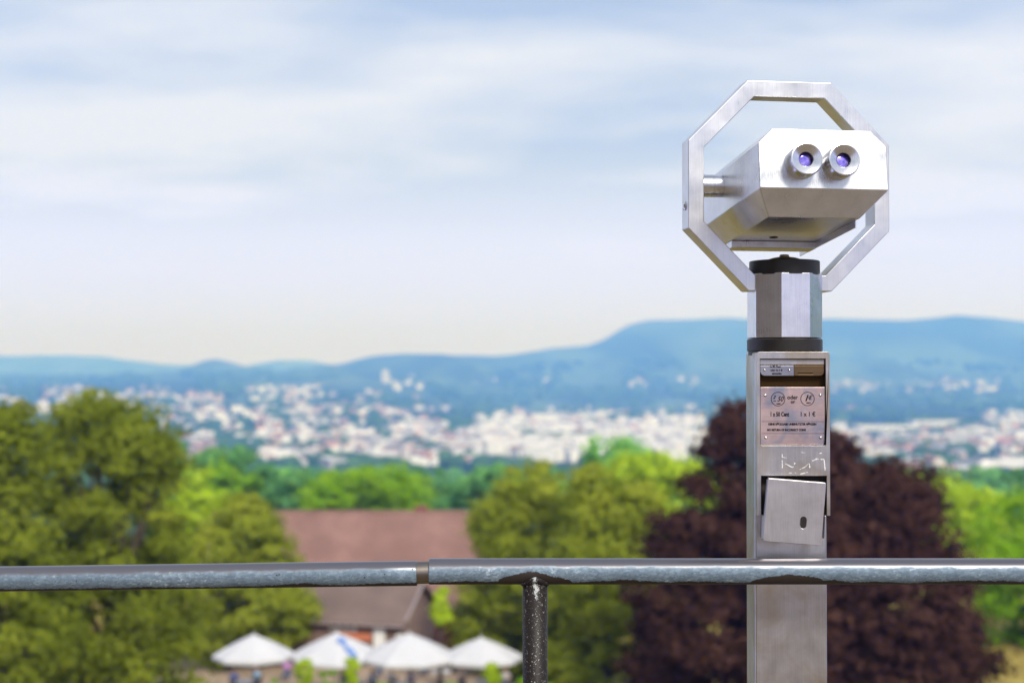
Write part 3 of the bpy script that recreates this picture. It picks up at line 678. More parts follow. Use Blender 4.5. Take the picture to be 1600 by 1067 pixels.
for k, (cx, cy, rx, ry, lb) in enumerate(((478, 1046, 13, 19, 'clipped green bush left of the logo parasol front'), (551, 1041, 12, 14, 'small ball shaped bush in front of the logo parasol'), (770, 1048, 12, 18, 'narrow clipped bush in front of the rightmost parasol'))):
    pxtree('topiary_bush', 67, [(cx, cy, rx, ry), (cx+1, cy+ry*.6, rx*.9, ry*.7), (cx, cy+ry*1.6, rx*.8, ry*.8)], 2600, .07, L_bright, lb, .22, 'clipped bushes in front of the parasols', cat='bush') if False else tree('topiary_bush', (WX(cx, 67), 67, ground(WX(cx, 67), 67)), [((P(cx, cy, 67)[0], 67, P(cx, cy, 67)[2]), (rx*67/F, rx*67/F, ry*67/F)), ((P(cx, cy, 67)[0], 67, P(cx, cy+ry*1.3, 67)[2]), (rx*.8*67/F, rx*.8*67/F, ry*.8*67/F))], 2400, .07, L_bright, lb, .2, 'clipped bushes in front of the parasols', .05, 'bush')
for (cx, cy, rx, ry, lb) in ((430, 1066, 36, 14, 'low green shrub at the foot of the leftmost parasol'), (515, 1066, 26, 22, 'leafy shrub between the two clipped bushes'), (700, 1072, 32, 14, 'low green shrub between the two right parasols'), (838, 1068, 32, 18, 'pale green shrub left of the black rail post'), (600, 1075, 20, 12, 'low shrub under the third parasol'), (238, 1075, 40, 16, 'low shrub at the foot of the largest left tree')):
    Y = 68.5; x = WX(cx, Y); g = ground(x, Y); zt_ = WZ(cy-ry, Y); hh = (zt_-g)/2
    tree('shrub', (x, Y, g), [((x, Y, g+hh*1.1), (rx*Y/F, rx*Y/F, hh*.9)), ((x-rx*.5*Y/F, Y, g+hh*.8), (rx*.6*Y/F, rx*.6*Y/F, hh*.7)), ((x+rx*.5*Y/F, Y+.2, g+hh*.75), (rx*.6*Y/F, rx*.6*Y/F, hh*.7))], 3200, .08, L_green, lb, .3, None, .05, 'shrub')
# the wooded belt below the garden: three trees, copied
protos = []
for k, (lm, hgt_) in enumerate(((L_mid, 15), (L_green, 13), (L_dark, 16), (L_bright, 12), (L_mid, 11))):
    rs_ = np.random.default_rng(30+k); L = []
    for i in range(9):
        a = rs_.uniform(0, 6.28); q = rs_.uniform(0, .5)*hgt_*.5
        L.append(((q*math.cos(a), q*math.sin(a), hgt_*rs_.uniform(.35, .82)), (hgt_*.2, hgt_*.2, hgt_*.17)))
    V, Q = crown_mesh(L, 5200, .38, 1.5, rs_)
    V[:, 2] = np.maximum(V[:, 2], .8)
    cm_ = np_mesh('crown', V, Q, lm); bm = bmesh.new(); tube_bm(bm, [(0, 0, -.5), (0, 0, hgt_*.4), (.3, .2, hgt_*.8)], [.35, .25, .06], 8)
    for c, r in L: tube_bm(bm, [(0, 0, hgt_*.25), Vector(c)], [.14, .04], 6)
    tr_ = bm_obj('trunk', bm, M_bark, None, True); protos.append((cm_, tr_)); cm_.hide_render = False
    tr_['tmp'] = 1
used = set()
def put_tree(k, px_, Y, sc, label, group, name='woodland_tree'):
    x = WX(px_, Y); g = ground(x, Y)
    t = empty(name, (x, Y, g-.3), label, 'tree', group, random.uniform(0, 6.28)); t.scale = (sc, sc, sc*random.uniform(.85, 1.15))
    cr, tk = protos[k]
    if k in used: cr = cr.copy(); C.objects.link(cr); tk = tk.copy(); C.objects.link(tk)
    used.add(k); cr.parent = t; tk.parent = t
    return t
rb = random.Random(5)
for i in range(190):
    Y = math.exp(rb.uniform(math.log(190), math.log(1150))); px_ = rb.uniform(235, 1130) if rb.random() < .72 else rb.uniform(1330, 1640)
    lim = 250 if 690 < px_ < 1100 or px_ > 1330 else 170
    if Y < 240 and (px_ > 1300 or 470 < px_ < 640): Y *= 1.6
    top = HZ - (ground(WX(px_, Y), Y)+13)/Y*F
    if px_ > 1330 and top < 700: continue
    if px_ < 1130 and top < (722 if px_ > 720 else 697): continue
    k = rb.choices(range(5), (5, 2.2, 4, .9, 3))[0]
    far = Y > 550
    lb = {0: 'mid green tree in the wooded belt below the garden', 1: 'grass green tree in the wooded belt below the garden', 2: 'dark green tree in the wooded belt below the garden', 3: 'light yellow green tree in the wooded belt below the garden', 4: 'mid green tree in the wooded belt below the garden'}[k]
    put_tree(k, px_, Y, rb.uniform(.8, 1.25), lb, lb.split(' tree')[0]+' trees of the wooded belt')
for cr, tk in protos:
    if cr.parent is None: bpy.data.objects.remove(cr); bpy.data.objects.remove(tk)

# ------------------------------------------------------------------ house in the garden
def tile_mat(name, c0, c1):
    m, nt, b = newmat(name); b.inputs['Roughness'].default_value = .85
    tc = N(nt, 'ShaderNodeTexCoord'); br = N(nt, 'ShaderNodeTexBrick', i_Scale=1.0)
    mp = N(nt, 'ShaderNodeMapping'); mp.inputs['Scale'].default_value = (3.2, 3.2, 3.2); nt.links.new(tc.outputs['Object'], mp.inputs[0]); nt.links.new(mp.outputs[0], br.inputs[0])
    br.inputs['Color1'].default_value = (*c0, 1); br.inputs['Color2'].default_value = (*c1, 1); br.inputs['Mortar'].default_value = (*[c*.6 for c in c0], 1)
    br.inputs['Mortar Size'].default_value = .03
    n = N(nt, 'ShaderNodeTexNoise', i_Scale=.5, i_Detail=6.0); nt.links.new(tc.outputs['Object'], n.inputs['Vector'])
    c = mixc(nt, mth(nt, 'MULTIPLY', ramp(nt, n.outputs[0], [(.4, 0.0), (.7, 1.0)]), .5), br.outputs[0], tuple(c*1.35 for c in c1))
    nt.links.new(c, b.inputs['Base Color']); return m
M_roof = tile_mat('red_clay_tiles', (.20, .105, .085), (.235, .13, .108))
M_roof2 = tile_mat('brown_clay_tiles', (.14, .098, .085), (.175, .12, .104))
M_wall = plain('brown_rough_wall', (.22, .15, .12), .9, 0, .2, .2, 1.2)
M_redwall = plain('dark_red_wall', (.22, .07, .055), .9, 0, .2, .2, 1.2)
M_white = plain('white_paint', (.78, .78, .78), .6)
M_pane = plain('window_glass', (.03, .04, .05), .1)
M_terra = plain('terracotta_cloth', (.52, .17, .08), .8)
M_verge = plain('pale_verge_board', (.26, .21, .21), .7)
def house(name, apex, L, hwid, rise, yaw, gz, roofm, wallm, label, over=.4):
    """apex: right end of the ridge; runs L to the left"""
    t = empty(name, (apex.x, apex.y, gz), label, 'house', None, yaw)
    za = apex.z-gz; ze = za-rise
    th = .18
    bm = bmesh.new()
    for s in (-1, 1):
        sl = Vector((0, s*hwid, -rise)); n_ = Vector((0, s*rise, hwid)).normalized()*th
        e1 = Vector((over, 0, za)); e2 = Vector((-L-over, 0, za)); d = sl*(1+over/hwid)
        a = [e1, e2, e2+d, e1+d]; b = [p+n_ for p in a]
        vv = [bm.verts.new(p) for p in a+b]
        for f in ((0, 1, 2, 3), (7, 6, 5, 4), (0, 4, 5, 1), (1, 5, 6, 2), (2, 6, 7, 3), (3, 7, 4, 0)): bm.faces.new([vv[i] for i in f])
    rf = bm_obj('roof', bm, roofm, t)
    bm = bmesh.new(); bvs = []
    for x in (0, -L):
        bvs.append([bm.verts.new(p) for p in ((x, -hwid, 0), (x, -hwid, ze-.02), (x, 0, za-.05), (x, hwid, ze-.02), (x, hwid, 0))])
    bm.faces.new(bvs[0]); bm.faces.new(bvs[1][::-1])
    for i in range(5): bm.faces.new((bvs[0][i], bvs[0][(i+1) % 5], bvs[1][(i+1) % 5], bvs[1][i]))
    bm_obj('wall', bm, wallm, t)
    d = Vector((0, -hwid*(1+over/hwid), -rise*(1+over/hwid)))
    bm = bmesh.new(); e1 = Vector((over+.03, 0, za+th+.1)); tube_bm(bm, [e1, e1+d], .11, 6); bm_obj('verge_board', bm, M_verge, rf)
    bm = bmesh.new(); tube_bm(bm, [(over, -hwid-over-.08, ze-rise*over/hwid+.02), (-L-over, -hwid-over-.08, ze-rise*over/hwid+.02)], .09, 8); bm_obj('gutter', bm, M_verge, rf)
    bm = bmesh.new(); tube_bm(bm, [(over, 0, za+.2), (-L-over, 0, za+.2)], .13, 8); bm_obj('ridge_tiles', bm, roofm, rf)
    def win(x, z0, w_, h_, name='window', side='front'):
        fr = box(name, (x, -hwid-.03, z0+h_/2), (w_, .10, h_), M_white, t)
        box('pane', (x-w_*.22, -hwid-.085, z0+h_/2), (w_*.34, .02, h_*.8), M_pane, fr); box('pane', (x+w_*.22, -hwid-.085, z0+h_/2), (w_*.34, .02, h_*.8), M_pane, fr)
    return t, win, rf
gz = ground(-5, 92)
apx = P(752, 804, 98); hm, winm, rfm = house('barn_house', Vector((apx.x, 98, apx.z)), 18, 5.6, 5.0, 0, gz, M_roof, M_redwall, 'large house with a long faded red tiled roof behind the parasols')
for x in (-3, -6, -9, -12): winm(x, 1.2, 1.2, 1.4)
ap = P(655, 912, 87.5); yaw = R(-14.5)
an, wina, rfa = house('annex_house', Vector((ap.x, 87.5, ap.z)), 12, 3.3, 1.75, yaw, gz, M_roof2, M_wall, 'low brown house with a grey brown roof and gable, in front of the red roof', .35)
# pale fittings on its front wall, seen above the parasols
def fitting(px_, py_, w_px, h_px, mat=M_white, nm='window'):
    Y = 84.2; p = P(px_, py_, Y); M = an.matrix_basis.inverted() if False else (Matrix.Translation(an.location) @ Matrix.Rotation(yaw, 4, 'Z')).inverted()
    q = M @ p; s = Y/F
    o = box(nm, (q.x, -3.36, q.z), (w_px*s, .14, h_px*s), mat, an); return o
wn = fitting(527, 980, 44, 16, M_white, 'window')
for k_ in range(3):
    b_ = wn.data.vertices; cxx = sum(v.co.x for v in b_)/8; czz = sum(v.co.z for v in b_)/8
    box('pane', (cxx+(k_-1)*.5, -3.44, czz), (.36, .02, .34), M_pane, wn)
fitting(590, 998, 18, 40, M_white, 'door'); fitting(629, 1002, 20, 26, M_white, 'door'); fitting(545, 996, 60, 12, M_terra, 'awning')
box('chimney', (-4.2, 1.1, apx.z-gz-.3), (.8, .8, 1.6), M_redwall, rfm)

# ------------------------------------------------------------------ parasols, tables, people
M_canvas = plain('white_canvas', (.54, .54, .57), .8, 0, .2, .04, 1)
M_blue = plain('blue_print', (.14, .24, .52), .8)
M_wood = plain('brown_wood', (.10, .055, .035), .6, 0, .4, .3, 5)
M_grey = plain('grey_metal', (.30, .31, .33), .5)
def parasol(px_, apy, rimy, halfpx, Y, label, n=8, rot=0, logo=False, polem=M_grey):
    x = WX(px_, Y); g = ground(x, Y)+.05; za, ze = WZ(apy, Y)-g, WZ(rimy, Y)-g; rd = halfpx*1.06/F*Y
    t = empty('parasol', (x, Y, g), label, 'parasol', 'white parasols in the garden', rot)
    bm = bmesh.new(); ap_ = bm.verts.new((0, 0, za)); rings = []
    for f_, dz in ((.12, .03), (.4, .07), (.75, .06), (1, 0)):
        rings.append([bm.verts.new((rd*f_*math.cos(2*math.pi*k/n), rd*f_*math.sin(2*math.pi*k/n), za+(ze-za)*f_+dz)) for k in range(n)])
    rings.append([bm.verts.new((rd*math.cos(2*math.pi*k/n), rd*math.sin(2*math.pi*k/n), ze-.16)) for k in range(n)])
    for k in range(n):
        bm.faces.new((ap_, rings[0][k], rings[0][(k+1) % n]))
        for a, b in zip(rings, rings[1:]): bm.faces.new((a[k], b[k], b[(k+1) % n], a[(k+1) % n]))
    o = bm_obj('canopy', bm, M_canvas, t); m = o.modifiers.new('s', 'SOLIDIFY'); m.thickness = .01
    lathe('pole', [(.035, 0), (.035, za-.1)], polem, t, None, 12)
    lathe('base', [(.35, 0), (.35, .08), (.08, .12), (.05, .4)], M_grey, t, None, 20)
    lathe('finial', [(.05, za-.03), (.06, za+.04), (.03, za+.1), (.005, za+.13)], M_canvas, t, None, 12)
    for k in range(n):
        a = 2*math.pi*k/n; bm = bmesh.new(); tube_bm(bm, [(.04*math.cos(a), .04*math.sin(a), za-.2), (rd*.98*math.cos(a), rd*.98*math.sin(a), ze-.03)], .014, 5); bm_obj('rib', bm, polem, t)
    if logo:
        # blue printed emblem: a stroke and a spot lying on the front-right panel
        a = R(-62)-rot
        for f0, f1, wd, da in ((.22, .62, .22, 0), (.55, .86, .42, .10), (.28, .42, .5, -.12)):
            bm = bmesh.new(); pts = [];
            for f_ in (f0, f1):
                rdd = rd*f_*math.cos(math.pi/n)*1.0
                for s in (-1, 1):
                    pts.append(Vector((rdd*math.cos(a+da*1.2*f_)-s*wd/2*math.sin(a), rdd*math.sin(a+da*1.2*f_)+s*wd/2*math.cos(a), za+(ze-za)*f_+.12)))
            vv = [bm.verts.new(p) for p in (pts[0], pts[1], pts[3], pts[2])]; f = bm.faces.new(vv)
            r = bmesh.ops.extrude_face_region(bm, geom=[f]); bmesh.ops.translate(bm, vec=(0, 0, .01), verts=[g_ for g_ in r['geom'] if isinstance(g_, bmesh.types.BMVert)])
            bm_obj('printed_emblem', bm, M_blue, o)
    return t
parasol(398, 989, 1020, 60, 74, 'white parasol standing alone furthest left, on a brown pole', 8, .2, polem=M_wood)
parasol(527, 986, 1022, 72, 75, 'large white parasol with a blue printed emblem', 8, .1, True)
parasol(640, 987, 1023, 70, 73.6, 'large white parasol in the middle, overlapping the one with the emblem', 8, .35)
parasol(752, 994, 1023, 62, 74, 'white parasol standing furthest right beside the rail post', 8, .05)
parasol(585, 985, 1020, 45, 80, 'white parasol half hidden behind the two middle parasols', 8, .3) if False else None
def table(x, Y, label, mat=M_canvas):
    g = ground(x, Y)+.05; t = empty('garden_table', (x, Y, g), label, 'table', 'garden tables under the parasols')
    lathe('tabletop', [(.55, .71), (.56, .72), (.56, .74), (.55, .75)], mat, t, None, 28)
    for k in range(4):
        a = R(45+90*k); bm = bmesh.new(); tube_bm(bm, [(.38*math.cos(a), .38*math.sin(a), 0), (.30*math.cos(a), .30*math.sin(a), .71)], .022, 6); bm_obj('leg', bm, M_grey, t)
def chair(x, Y, rz, label):
    g = ground(x, Y)+.05; t = empty('garden_chair', (x, Y, g), label, 'chair', 'garden chairs', rz)
    box('seat', (0, 0, .44), (.44, .44, .03), M_wood, t, bw=.005)
    bm = bmesh.new()
    for i in range(4): add_box(bm, (0, .23+.02*i, .56+.09*i), (.44, .02, .06))
    bm_obj('backrest', bm, M_wood, t)
    for sx in (-1, 1):
        for sy in (-1, 1):
            bm = bmesh.new(); tube_bm(bm, [(sx*.2, sy*.2, 0), (sx*.2, sy*.2, .43)]+([(sx*.2, .32, .88)] if sy > 0 else []), .016, 6); bm_obj('leg', bm, M_grey, t)
M_skin = plain('skin', (.50, .31, .23), .6); M_hair = plain('brown_hair', (.07, .04, .025), .7)
M_jean = plain('denim', (.08, .11, .18), .8)
def skin_obj(name, verts, edges, rad_, mat, parent, sub=1):
    me = bpy.data.meshes.new(name); me.from_pydata([tuple(v) for v in verts], edges, []); o = link(name, me, mat, parent)
    sk = o.modifiers.new('skin', 'SKIN'); sk.use_smooth_shade = True
    for i, v in enumerate(me.skin_vertices[0].data if me.skin_vertices else []): pass
    bm = bmesh.new(); bm.from_mesh(me); lay = bm.verts.layers.skin.verify(); bm.verts.ensure_lookup_table()
    for i, v in enumerate(bm.verts): v[lay].radius = (rad_[i], rad_[i]); v[lay].use_root = (i == 0)
    bm.to_mesh(me); bm.free()
    s = o.modifiers.new('sub', 'SUBSURF'); s.levels = sub; s.render_levels = sub
    return o
def person(x, Y, rz, shirt, label, hairm=M_hair):
    """seated figure facing local -y, hands resting forward on the table edge"""
    g = ground(x, Y)+.05; t = empty('person', (x, Y, g), label, 'person', None, rz)
    v = [(0, .05, .50), (0, .04, .72), (0, .02, .95), (0, .02, 1.03), (0, .0, 1.10), (0, -.01, 1.20), (0, 0, 1.28)]
    e = [(0, 1), (1, 2), (2, 3), (3, 4), (4, 5), (5, 6)]; r = [.14, .13, .14, .07, .055, .095, .07]
    vs_, es_, rs_ = [], [], []
    for s in (-1, 1):
        b = len(v)
        v += [(s*.18, .02, .97), (s*.23, -.04, .74), (s*.17, -.28, .77), (s*.16, -.36, .775)]; e += [(2, b), (b, b+1), (b+1, b+2), (b+2, b+3)]; r += [.06, .045, .032, .028]
        for k in range(5):
            f = len(v); dx = (k-2)*.017; ln = (.05, .075, .08, .075, .06)[k]; v += [(s*.16+dx*1.2, -.36-ln*.6, .773), (s*.16+dx*1.4, -.36-ln, .762)]; e += [(b+3, f), (f, f+1)]; r += [.009, .007]
        b = len(v)
        v += [(s*.10, .0, .50), (s*.12, -.42, .50), (s*.12, -.40, .10), (s*.12, -.52, .05)]; e += [(0, b), (b, b+1), (b+1, b+2), (b+2, b+3)]; r += [.09, .06, .04, .04]
    skin_obj('body', v, e, r, M_skin, t, 1)
    sv = [(0, .05, .52), (0, .04, .72), (0, .02, .95), (0, .02, 1.02)]; se = [(0, 1), (1, 2), (2, 3)]; sr = [.165, .15, .16, .085]
    for s in (-1, 1):
        b = len(sv); sv += [(s*.18, .02, .97), (s*.225, -.02, .80)]; se += [(2, b), (b, b+1)]; sr += [.075, .062]
    skin_obj('shirt', sv, se, sr, shirt, t, 1)
    tv = [(0, .05, .48)]; te = []; tr = [.17]
    for s in (-1, 1):
        b = len(tv); tv += [(s*.10, .0, .50), (s*.12, -.42, .50), (s*.12, -.40, .14)]; te += [(0, b), (b, b+1), (b+1, b+2)]; tr += [.105, .078, .058]
    skin_obj('trousers', tv, te, tr, M_jean, t, 1)
    bm = bmesh.new(); bmesh.ops.create_uvsphere(bm, u_segments=14, v_segments=9, radius=.112, matrix=Matrix.Translation((0, .028, 1.255)) @ Matrix.Diagonal((.93, 1.0, 1.0, 1)))
    bmesh.ops.delete(bm, geom=[q for q in bm.verts if q.co.y < -.045 and q.co.z < 1.29], context='VERTS'); bm_obj('hair', bm, hairm, t, True)
    bm = bmesh.new()
    for s in (-1, 1): bmesh.ops.create_icosphere(bm, subdivisions=1, radius=.011, matrix=Matrix.Translation((s*.033, -.103, 1.215)))
    bm_obj('eyes', bm, M_hair, t, True)
    bm = bmesh.new(); bmesh.ops.create_cone(bm, segments=6, radius1=.018, radius2=.006, depth=.05, cap_ends=True, matrix=Matrix.Translation((0, -.11, 1.19))); bm_obj('nose', bm, M_skin, t, True)
    return t
sh = lambda n_, c_: plain(n_, c_, .8)
folk = [(368, 77.5, .6, sh('blue_shirt', (.16, .24, .62)), 'person in a mid blue shirt seated left under the lone parasol'),
        (402, 78.0, -.4, sh('sky_shirt', (.30, .58, .85)), 'person in a sky blue shirt seated under the lone parasol'),
        (450, 80.5, 0, sh('purple_shirt', (.42, .20, .50)), 'person in a purple top seated behind the lone parasol'),
        (540, 78.5, .5, sh('dark_shirt', (.10, .10, .16)), 'person in a dark shirt seated under the emblem parasol'),
        (583, 77.0, .3, sh('pale_blue_shirt', (.55, .68, .88)), 'person in a pale blue shirt seated between two parasols'),
        (594, 81.5, 0, sh('red_shirt', (.60, .08, .06)), 'person in a red shirt seated left under the middle parasol'),
        (612, 77.4, -.5, sh('white_shirt', (.75, .74, .76)), 'person in a white shirt seated under the middle parasol'),
        (643, 77.2, .4, sh('lilac_shirt', (.55, .48, .66)), 'person in a lilac shirt seated under the middle parasol'),
        (666, 81.8, -.2, sh('orange_shirt', (.70, .14, .05)), 'person in an orange red shirt seated right under the middle parasol'),
        (722, 77.6, .2, sh('beige_shirt', (.62, .50, .44)), 'person in a beige shirt seated under the rightmost parasol'),
        (790, 77.8, -.3, sh('grey_shirt', (.48, .46, .50)), 'person in a grey shirt seated beside the black rail post')]
for px_, Y, rz, m_, lb in folk:
    x = WX(px_, Y); person(x, Y, rz, m_, lb)
    chair(x+.02, Y+.05, rz, 'slatted wooden garden chair of the '+lb.split(' seated')[0])
for (px_, Y, lb) in ((385, 76.8, 'round white table under the lone left parasol'), (560, 76.6, 'round white table under the emblem parasol'), (628, 76.3, 'round white table under the middle parasol'), (690, 79.6, 'round white table between the two right parasols'), (756, 76.9, 'round white table under the rightmost parasol')):
    table(WX(px_, Y), Y, lb)

# ------------------------------------------------------------------ the city
hc = {}
wall_cols = {'white': (.78, .77, .79), 'cream': (.62, .56, .50), 'pink': (.58, .46, .45), 'grey': (.42, .42, .45)}
roof_cols = {'red': (.38, .19, .14), 'brown': (.24, .16, .14), 'slate': (.20, .21, .24), 'pale': (.66, .64, .64)}
MW = {k: plain('city_wall_'+k, v, .8) for k, v in wall_cols.items()}; MRf = {k: plain('city_roof_'+k, v, .85) for k, v in roof_cols.items()}
def house_geo(w_, d_, h_, rise):
    a, b = w_/2, d_/2
    V = [(-a, -b, -4), (a, -b, -4), (a, b, -4), (-a, b, -4), (-a, -b, h_), (a, -b, h_), (a, b, h_), (-a, b, h_), (-a, 0, h_+rise), (a, 0, h_+rise)]
    Fw = [(0, 1, 5, 4), (1, 2, 6, 5), (2, 3, 7, 6), (3, 0, 4, 7), (4, 8, 7, 7), (5, 6, 9, 9)]
    e = .5; r = rise/(d_/2)*e
    V2 = [(-a-e, -b-e, h_-r), (a+e, -b-e, h_-r), (a+e, 0, h_+rise+.25), (-a-e, 0, h_+rise+.25), (a+e, b+e, h_-r), (-a-e, b+e, h_-r)]
    return V+V2, [(0, 1, 5, 4), (1, 2, 6, 5), (2, 3, 7, 6), (3, 0, 4, 7), (4, 8, 7), (5, 6, 9)], [(10, 11, 12, 13), (13, 12, 14, 15)]
variants = []
for i, (wc, rc, w_, d_, h_, rise) in enumerate((('white', 'red', 13, 10, 7, 4), ('white', 'brown', 15, 10, 8, 4), ('cream', 'red', 12, 10, 6, 4), ('pink', 'slate', 14, 11, 9, 3.5), ('white', 'pale', 22, 12, 12, .8), ('grey', 'pale', 26, 13, 10, .6), ('cream', 'brown', 13, 11, 9, 4), ('white', 'slate', 18, 11, 11, 3))):
    V_, a_f, b_f = house_geo(w_, d_, h_, rise)
    me = bpy.data.meshes.new('city_house'); me.from_pydata(V_, [], a_f+b_f); me.materials.append(MW[wc]); me.materials.append(MRf[rc])
    me.polygons.foreach_set('material_index', [0]*len(a_f)+[1]*len(b_f)); me.update()
    variants.append((me, wc, rc, V_, a_f, b_f))
rgrid = np.exp(np.linspace(math.log(1250), math.log(8200), 500))
def find_r(px_, py_):
    hy = HZ-land(np.full(500, px_), rgrid)/rgrid*F
    ok = np.where(hy <= py_)[0]
    return float(rgrid[ok[0]]) if len(ok) else None
rc_ = random.Random(11); spots = []
bands = [((250, 1120), (640, 722), 800), ((250, 760), (690, 735), 120), ((60, 660), (606, 650), 420), ((1295, 1600), (668, 716), 260), ((1300, 1560), (592, 612), 190), ((640, 1120), (655, 690), 260), ((0, 120), (606, 650), 50), ((950, 1130), (594, 604), 10), ((1320, 1370), (640, 648), 8), ((1540, 1600), (645, 665), 16), ((300, 700), (700, 728), 60), ((600, 860), (592, 604), 12), ((1380, 1600), (715, 750), 26), ((740, 1120), (668, 715), 420)]
for (xa, xb_), (ya, yb_), n_ in bands:
    for _ in range(n_):
        px_, py_ = rc_.uniform(xa, xb_), rc_.uniform(ya, yb_)
        if noise.noise(Vector((px_*.012, py_*.05, 0))) < -.18: continue
        r = find_r(px_, py_)
        if r is None: continue
        if (HZ-py_)*0 == 0: spots.append((px_, r*rc_.uniform(.99, 1.01)))
def vidx(px_, r):
    if 740 < px_ < 1120 and r < 3500: return rc_.choices(range(8), (2, .4, .6, .4, 9, 1, .4, 1))[0]
    return rc_.choices(range(8), (3, 3, 2, 1.5, 2.6, 1.2, 2, 2.5))[0]
spots.sort(key=lambda s: s[1])
items = []
for px_, r in spots:
    x = WX(px_, r); k = vidx(px_, r); sc = rc_.uniform(.8, 1.3); rz = rc_.choice((0, R(90)))+rc_.gauss(0, .35)
    items.append((x, r, ground(x, r), k, sc, rz))
wl = {'white': 'white walled', 'cream': 'cream walled', 'pink': 'pink walled', 'grey': 'grey walled'}
rl = {'red': 'red roof', 'brown': 'brown roof', 'slate': 'slate roof', 'pale': 'pale flat roof'}
for (x, y, zg, k, sc, rz) in items[:290]:
    me, wc, rc, *_ = variants[k]
    o = bpy.data.objects.new('city_house', me); C.objects.link(o); o.location = (x, y, zg); o.rotation_euler.z = rz; o.scale = (sc,)*3
    tag(o, '%s house with a %s in the blurred city' % (wl[wc], rl[rc]), 'house', '%s city houses with a %s' % (wl[wc], rl[rc]))
allV, allF, allM = [], [], []; mats = list(MW.values())+list(MRf.values()); mi = {m.name: i for i, m in enumerate(mats)}
for (x, y, zg, k, sc, rz) in items[290:]:
    me, wc, rc, V_, a_f, b_f = variants[k]; M = Matrix.Translation((x, y, zg)) @ Matrix.Rotation(rz, 4, 'Z') @ Matrix.Scale(sc, 4); b0 = len(allV)
    allV += [tuple(M @ Vector(v)) for v in V_]
    for f in a_f: allF.append(tuple(b0+i for i in f)); allM.append(mi['city_wall_'+wc])
    for f in b_f: allF.append(tuple(b0+i for i in f)); allM.append(mi['city_roof_'+rc])
o = mesh_obj('distant_houses', allV, allF, mats); o.data.polygons.foreach_set('material_index', allM)
tag(o, 'small pale houses of the farther city quarters running up the slopes', 'houses', None, 'stuff')
# large pale halls and the landmarks
def hall(px_, py_, w_m, d_m, h_m, label, wc='white', rc='pale', name='city_hall_block', cat='building', r=None, group=None, rz=0.0):
    r = r or find_r(px_, py_); x = WX(px_, r); g = ground(x, r)
    t = empty(name, (x, r, g), label, cat, group, rz)
    box('wall', (0, 0, h_m/2-2), (w_m, d_m, h_m+4), MW[wc], t)
    box('roof', (0, 0, h_m+.3), (w_m+1, d_m+1, .6), MRf[rc], t)
    bm = bmesh.new(); nf = max(1, int(h_m/3.6))
    for k in range(nf): add_box(bm, (0, -d_m/2-.05, 1.9+k*3.5), (w_m*.92, .12, 1.1))
    o = bm_obj('window_band', bm, M_pane, t); return t
hall(602, 598, 24, 20, 48, 'tall white tower block standing alone on the far slope', name='tower_block')
hall(643, 596, 20, 18, 30, 'small pale tower block right of the tall white one', 'grey', name='tower_block')
hall(988, 604, 26, 18, 22, 'white block alone on the wooded slope, left one of two', name='slope_house'); hall(1006, 604, 22, 18, 20, 'pale block beside the white one on the wooded slope', 'grey', name='slope_house')
hall(1064, 598, 28, 18, 24, 'white block on the slope just left of the viewer post', name='slope_house')
hall(1532, 604, 36, 20, 26, 'pale block on the slope at the right, end of the village row', name='slope_house')
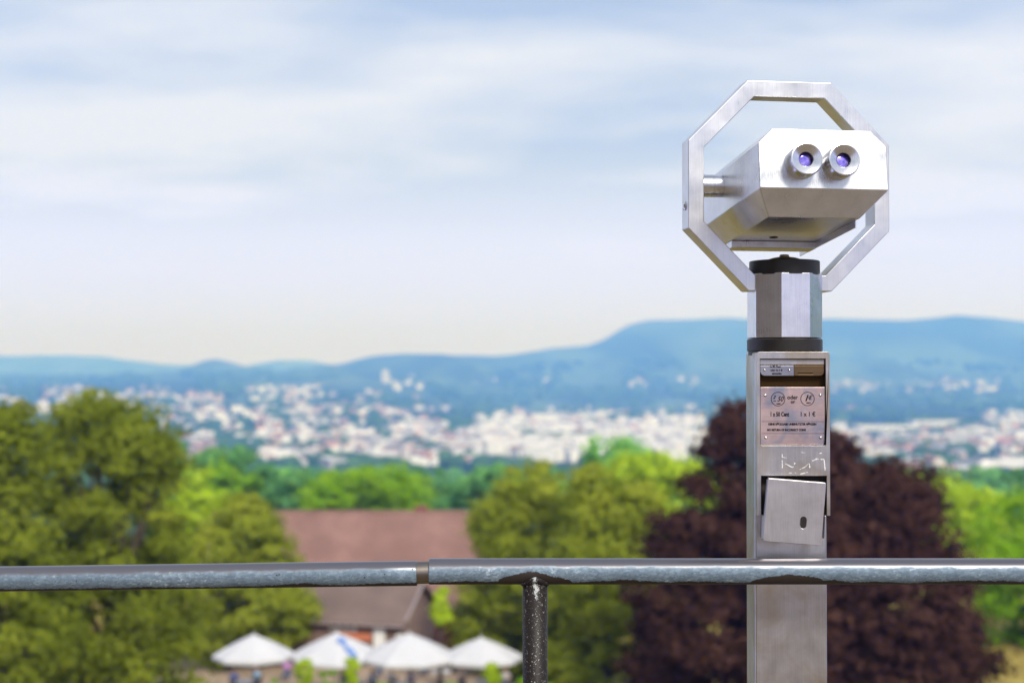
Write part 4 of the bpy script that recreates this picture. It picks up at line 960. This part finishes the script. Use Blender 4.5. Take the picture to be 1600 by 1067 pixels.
for (a, b, w_, h_, lb) in ((820, 702, 95, 14, 'long white hall in the valley above the left olive tree top'), (880, 692, 120, 13, 'long white hall in the valley right of centre'), (960, 697, 110, 14, 'broad white hall in the valley over the bright tree'), (1035, 682, 90, 12, 'white hall in the valley left of the copper beech'),
                           (900, 710, 70, 15, 'white hall low in the valley over the olive tree notch'), (730, 700, 80, 13, 'white hall in the valley left of the olive tree'), (990, 680, 120, 12, 'far long white hall in the valley'), (780, 684, 90, 12, 'pale hall in the valley near the centre'),
                           (400, 690, 60, 12, 'white hall in the valley at left over the wooded belt'), (470, 652, 60, 16, 'curved looking white block on the left slope'), (560, 690, 50, 12, 'white hall between red roofs left of centre'), (640, 694, 60, 12, 'white hall left of centre below the pink quarter'),
                           (1400, 676, 150, 13, 'long white hall at right, behind the copper beech top'), (1465, 668, 120, 13, 'white hall at right, upper one of the row'), (1480, 690, 130, 12, 'white hall at right above the green field'), (1560, 690, 110, 13, 'white hall near the right edge'), (1585, 668, 70, 18, 'white block high at the right edge'), (1520, 752, 50, 9, 'pale low hall among the trees at lower right'), (1570, 745, 40, 9, 'pale low hall at the right edge above the green tree'), (1345, 683, 80, 12, 'white hall just right of the post')):
    hall(a, b, w_, 30, h_, lb, rz=rc_.gauss(0, .12))
hall(450, 706, 60, 26, 9, 'red roofed long hall in the left part of the city', 'pink', 'red', rz=.05); hall(590, 722, 40, 22, 8, 'red roofed hall at the edge of the wooded belt', 'pink', 'red', rz=.1)
# tree cover between the quarters: clumps that read as one mass
ico = bmesh.new(); bmesh.ops.create_icosphere(ico, subdivisions=2, radius=1); iv = np.array([v.co[:] for v in ico.verts]); ifc = np.array([[v.index for v in f.verts] for f in ico.faces]); ico.free()
VV, FF = [], []; cnt = 0
for _ in range(4600):
    px_ = rc_.uniform(-60, 1660); r = math.exp(rc_.uniform(math.log(900), math.log(7800)))
    if noise.noise(Vector((px_*.01, math.log(r)*4.5, 3))) < -.05+(.15 if 740 < px_ < 1120 and r < 3200 else 0): continue
    x = WX(px_, r); g = ground(x, r); s = rc_.uniform(5, 9)*(1+r/5000)
    v = iv*(1+rng.uniform(-.22, .22, (len(iv), 1)))*np.array([s*rc_.uniform(1, 1.8), s, s*rc_.uniform(.7, 1.1)])+np.array([x, r, g+s*.3])
    VV.append(v); FF.append(ifc+cnt); cnt += len(iv)
tag(np_mesh('city_greenery', np.concatenate(VV), np.concatenate(FF), leaf_mat('far_leaves', ((.03, .075, .02), (.05, .11, .03), (.09, .17, .045)), .01, .0), smooth=False), 'dark green tree cover between the quarters of the city', 'tree cover', None, 'stuff')

# ------------------------------------------------------------------ haze
def haze():
    m = bpy.data.materials.new('haze'); m.use_nodes = True; nt = m.node_tree; nt.nodes.clear()
    o = N(nt, 'ShaderNodeOutputMaterial'); v = N(nt, 'ShaderNodeVolumePrincipled')
    v.inputs['Color'].default_value = (.125, .31, 1.0, 1); v.inputs['Density'].default_value = HAZE
    v.inputs['Absorption Color'].default_value = (1, 1, 1, 1); v.inputs['Anisotropy'].default_value = .1
    nt.links.new(v.outputs[0], o.inputs['Volume'])
    b = box('haze', (0, 8180, 128), (28000, 16800, 510), m); tag(b, 'thin blue air over the valley', 'haze', None, 'stuff')
HAZE = 2.75e-4
haze()
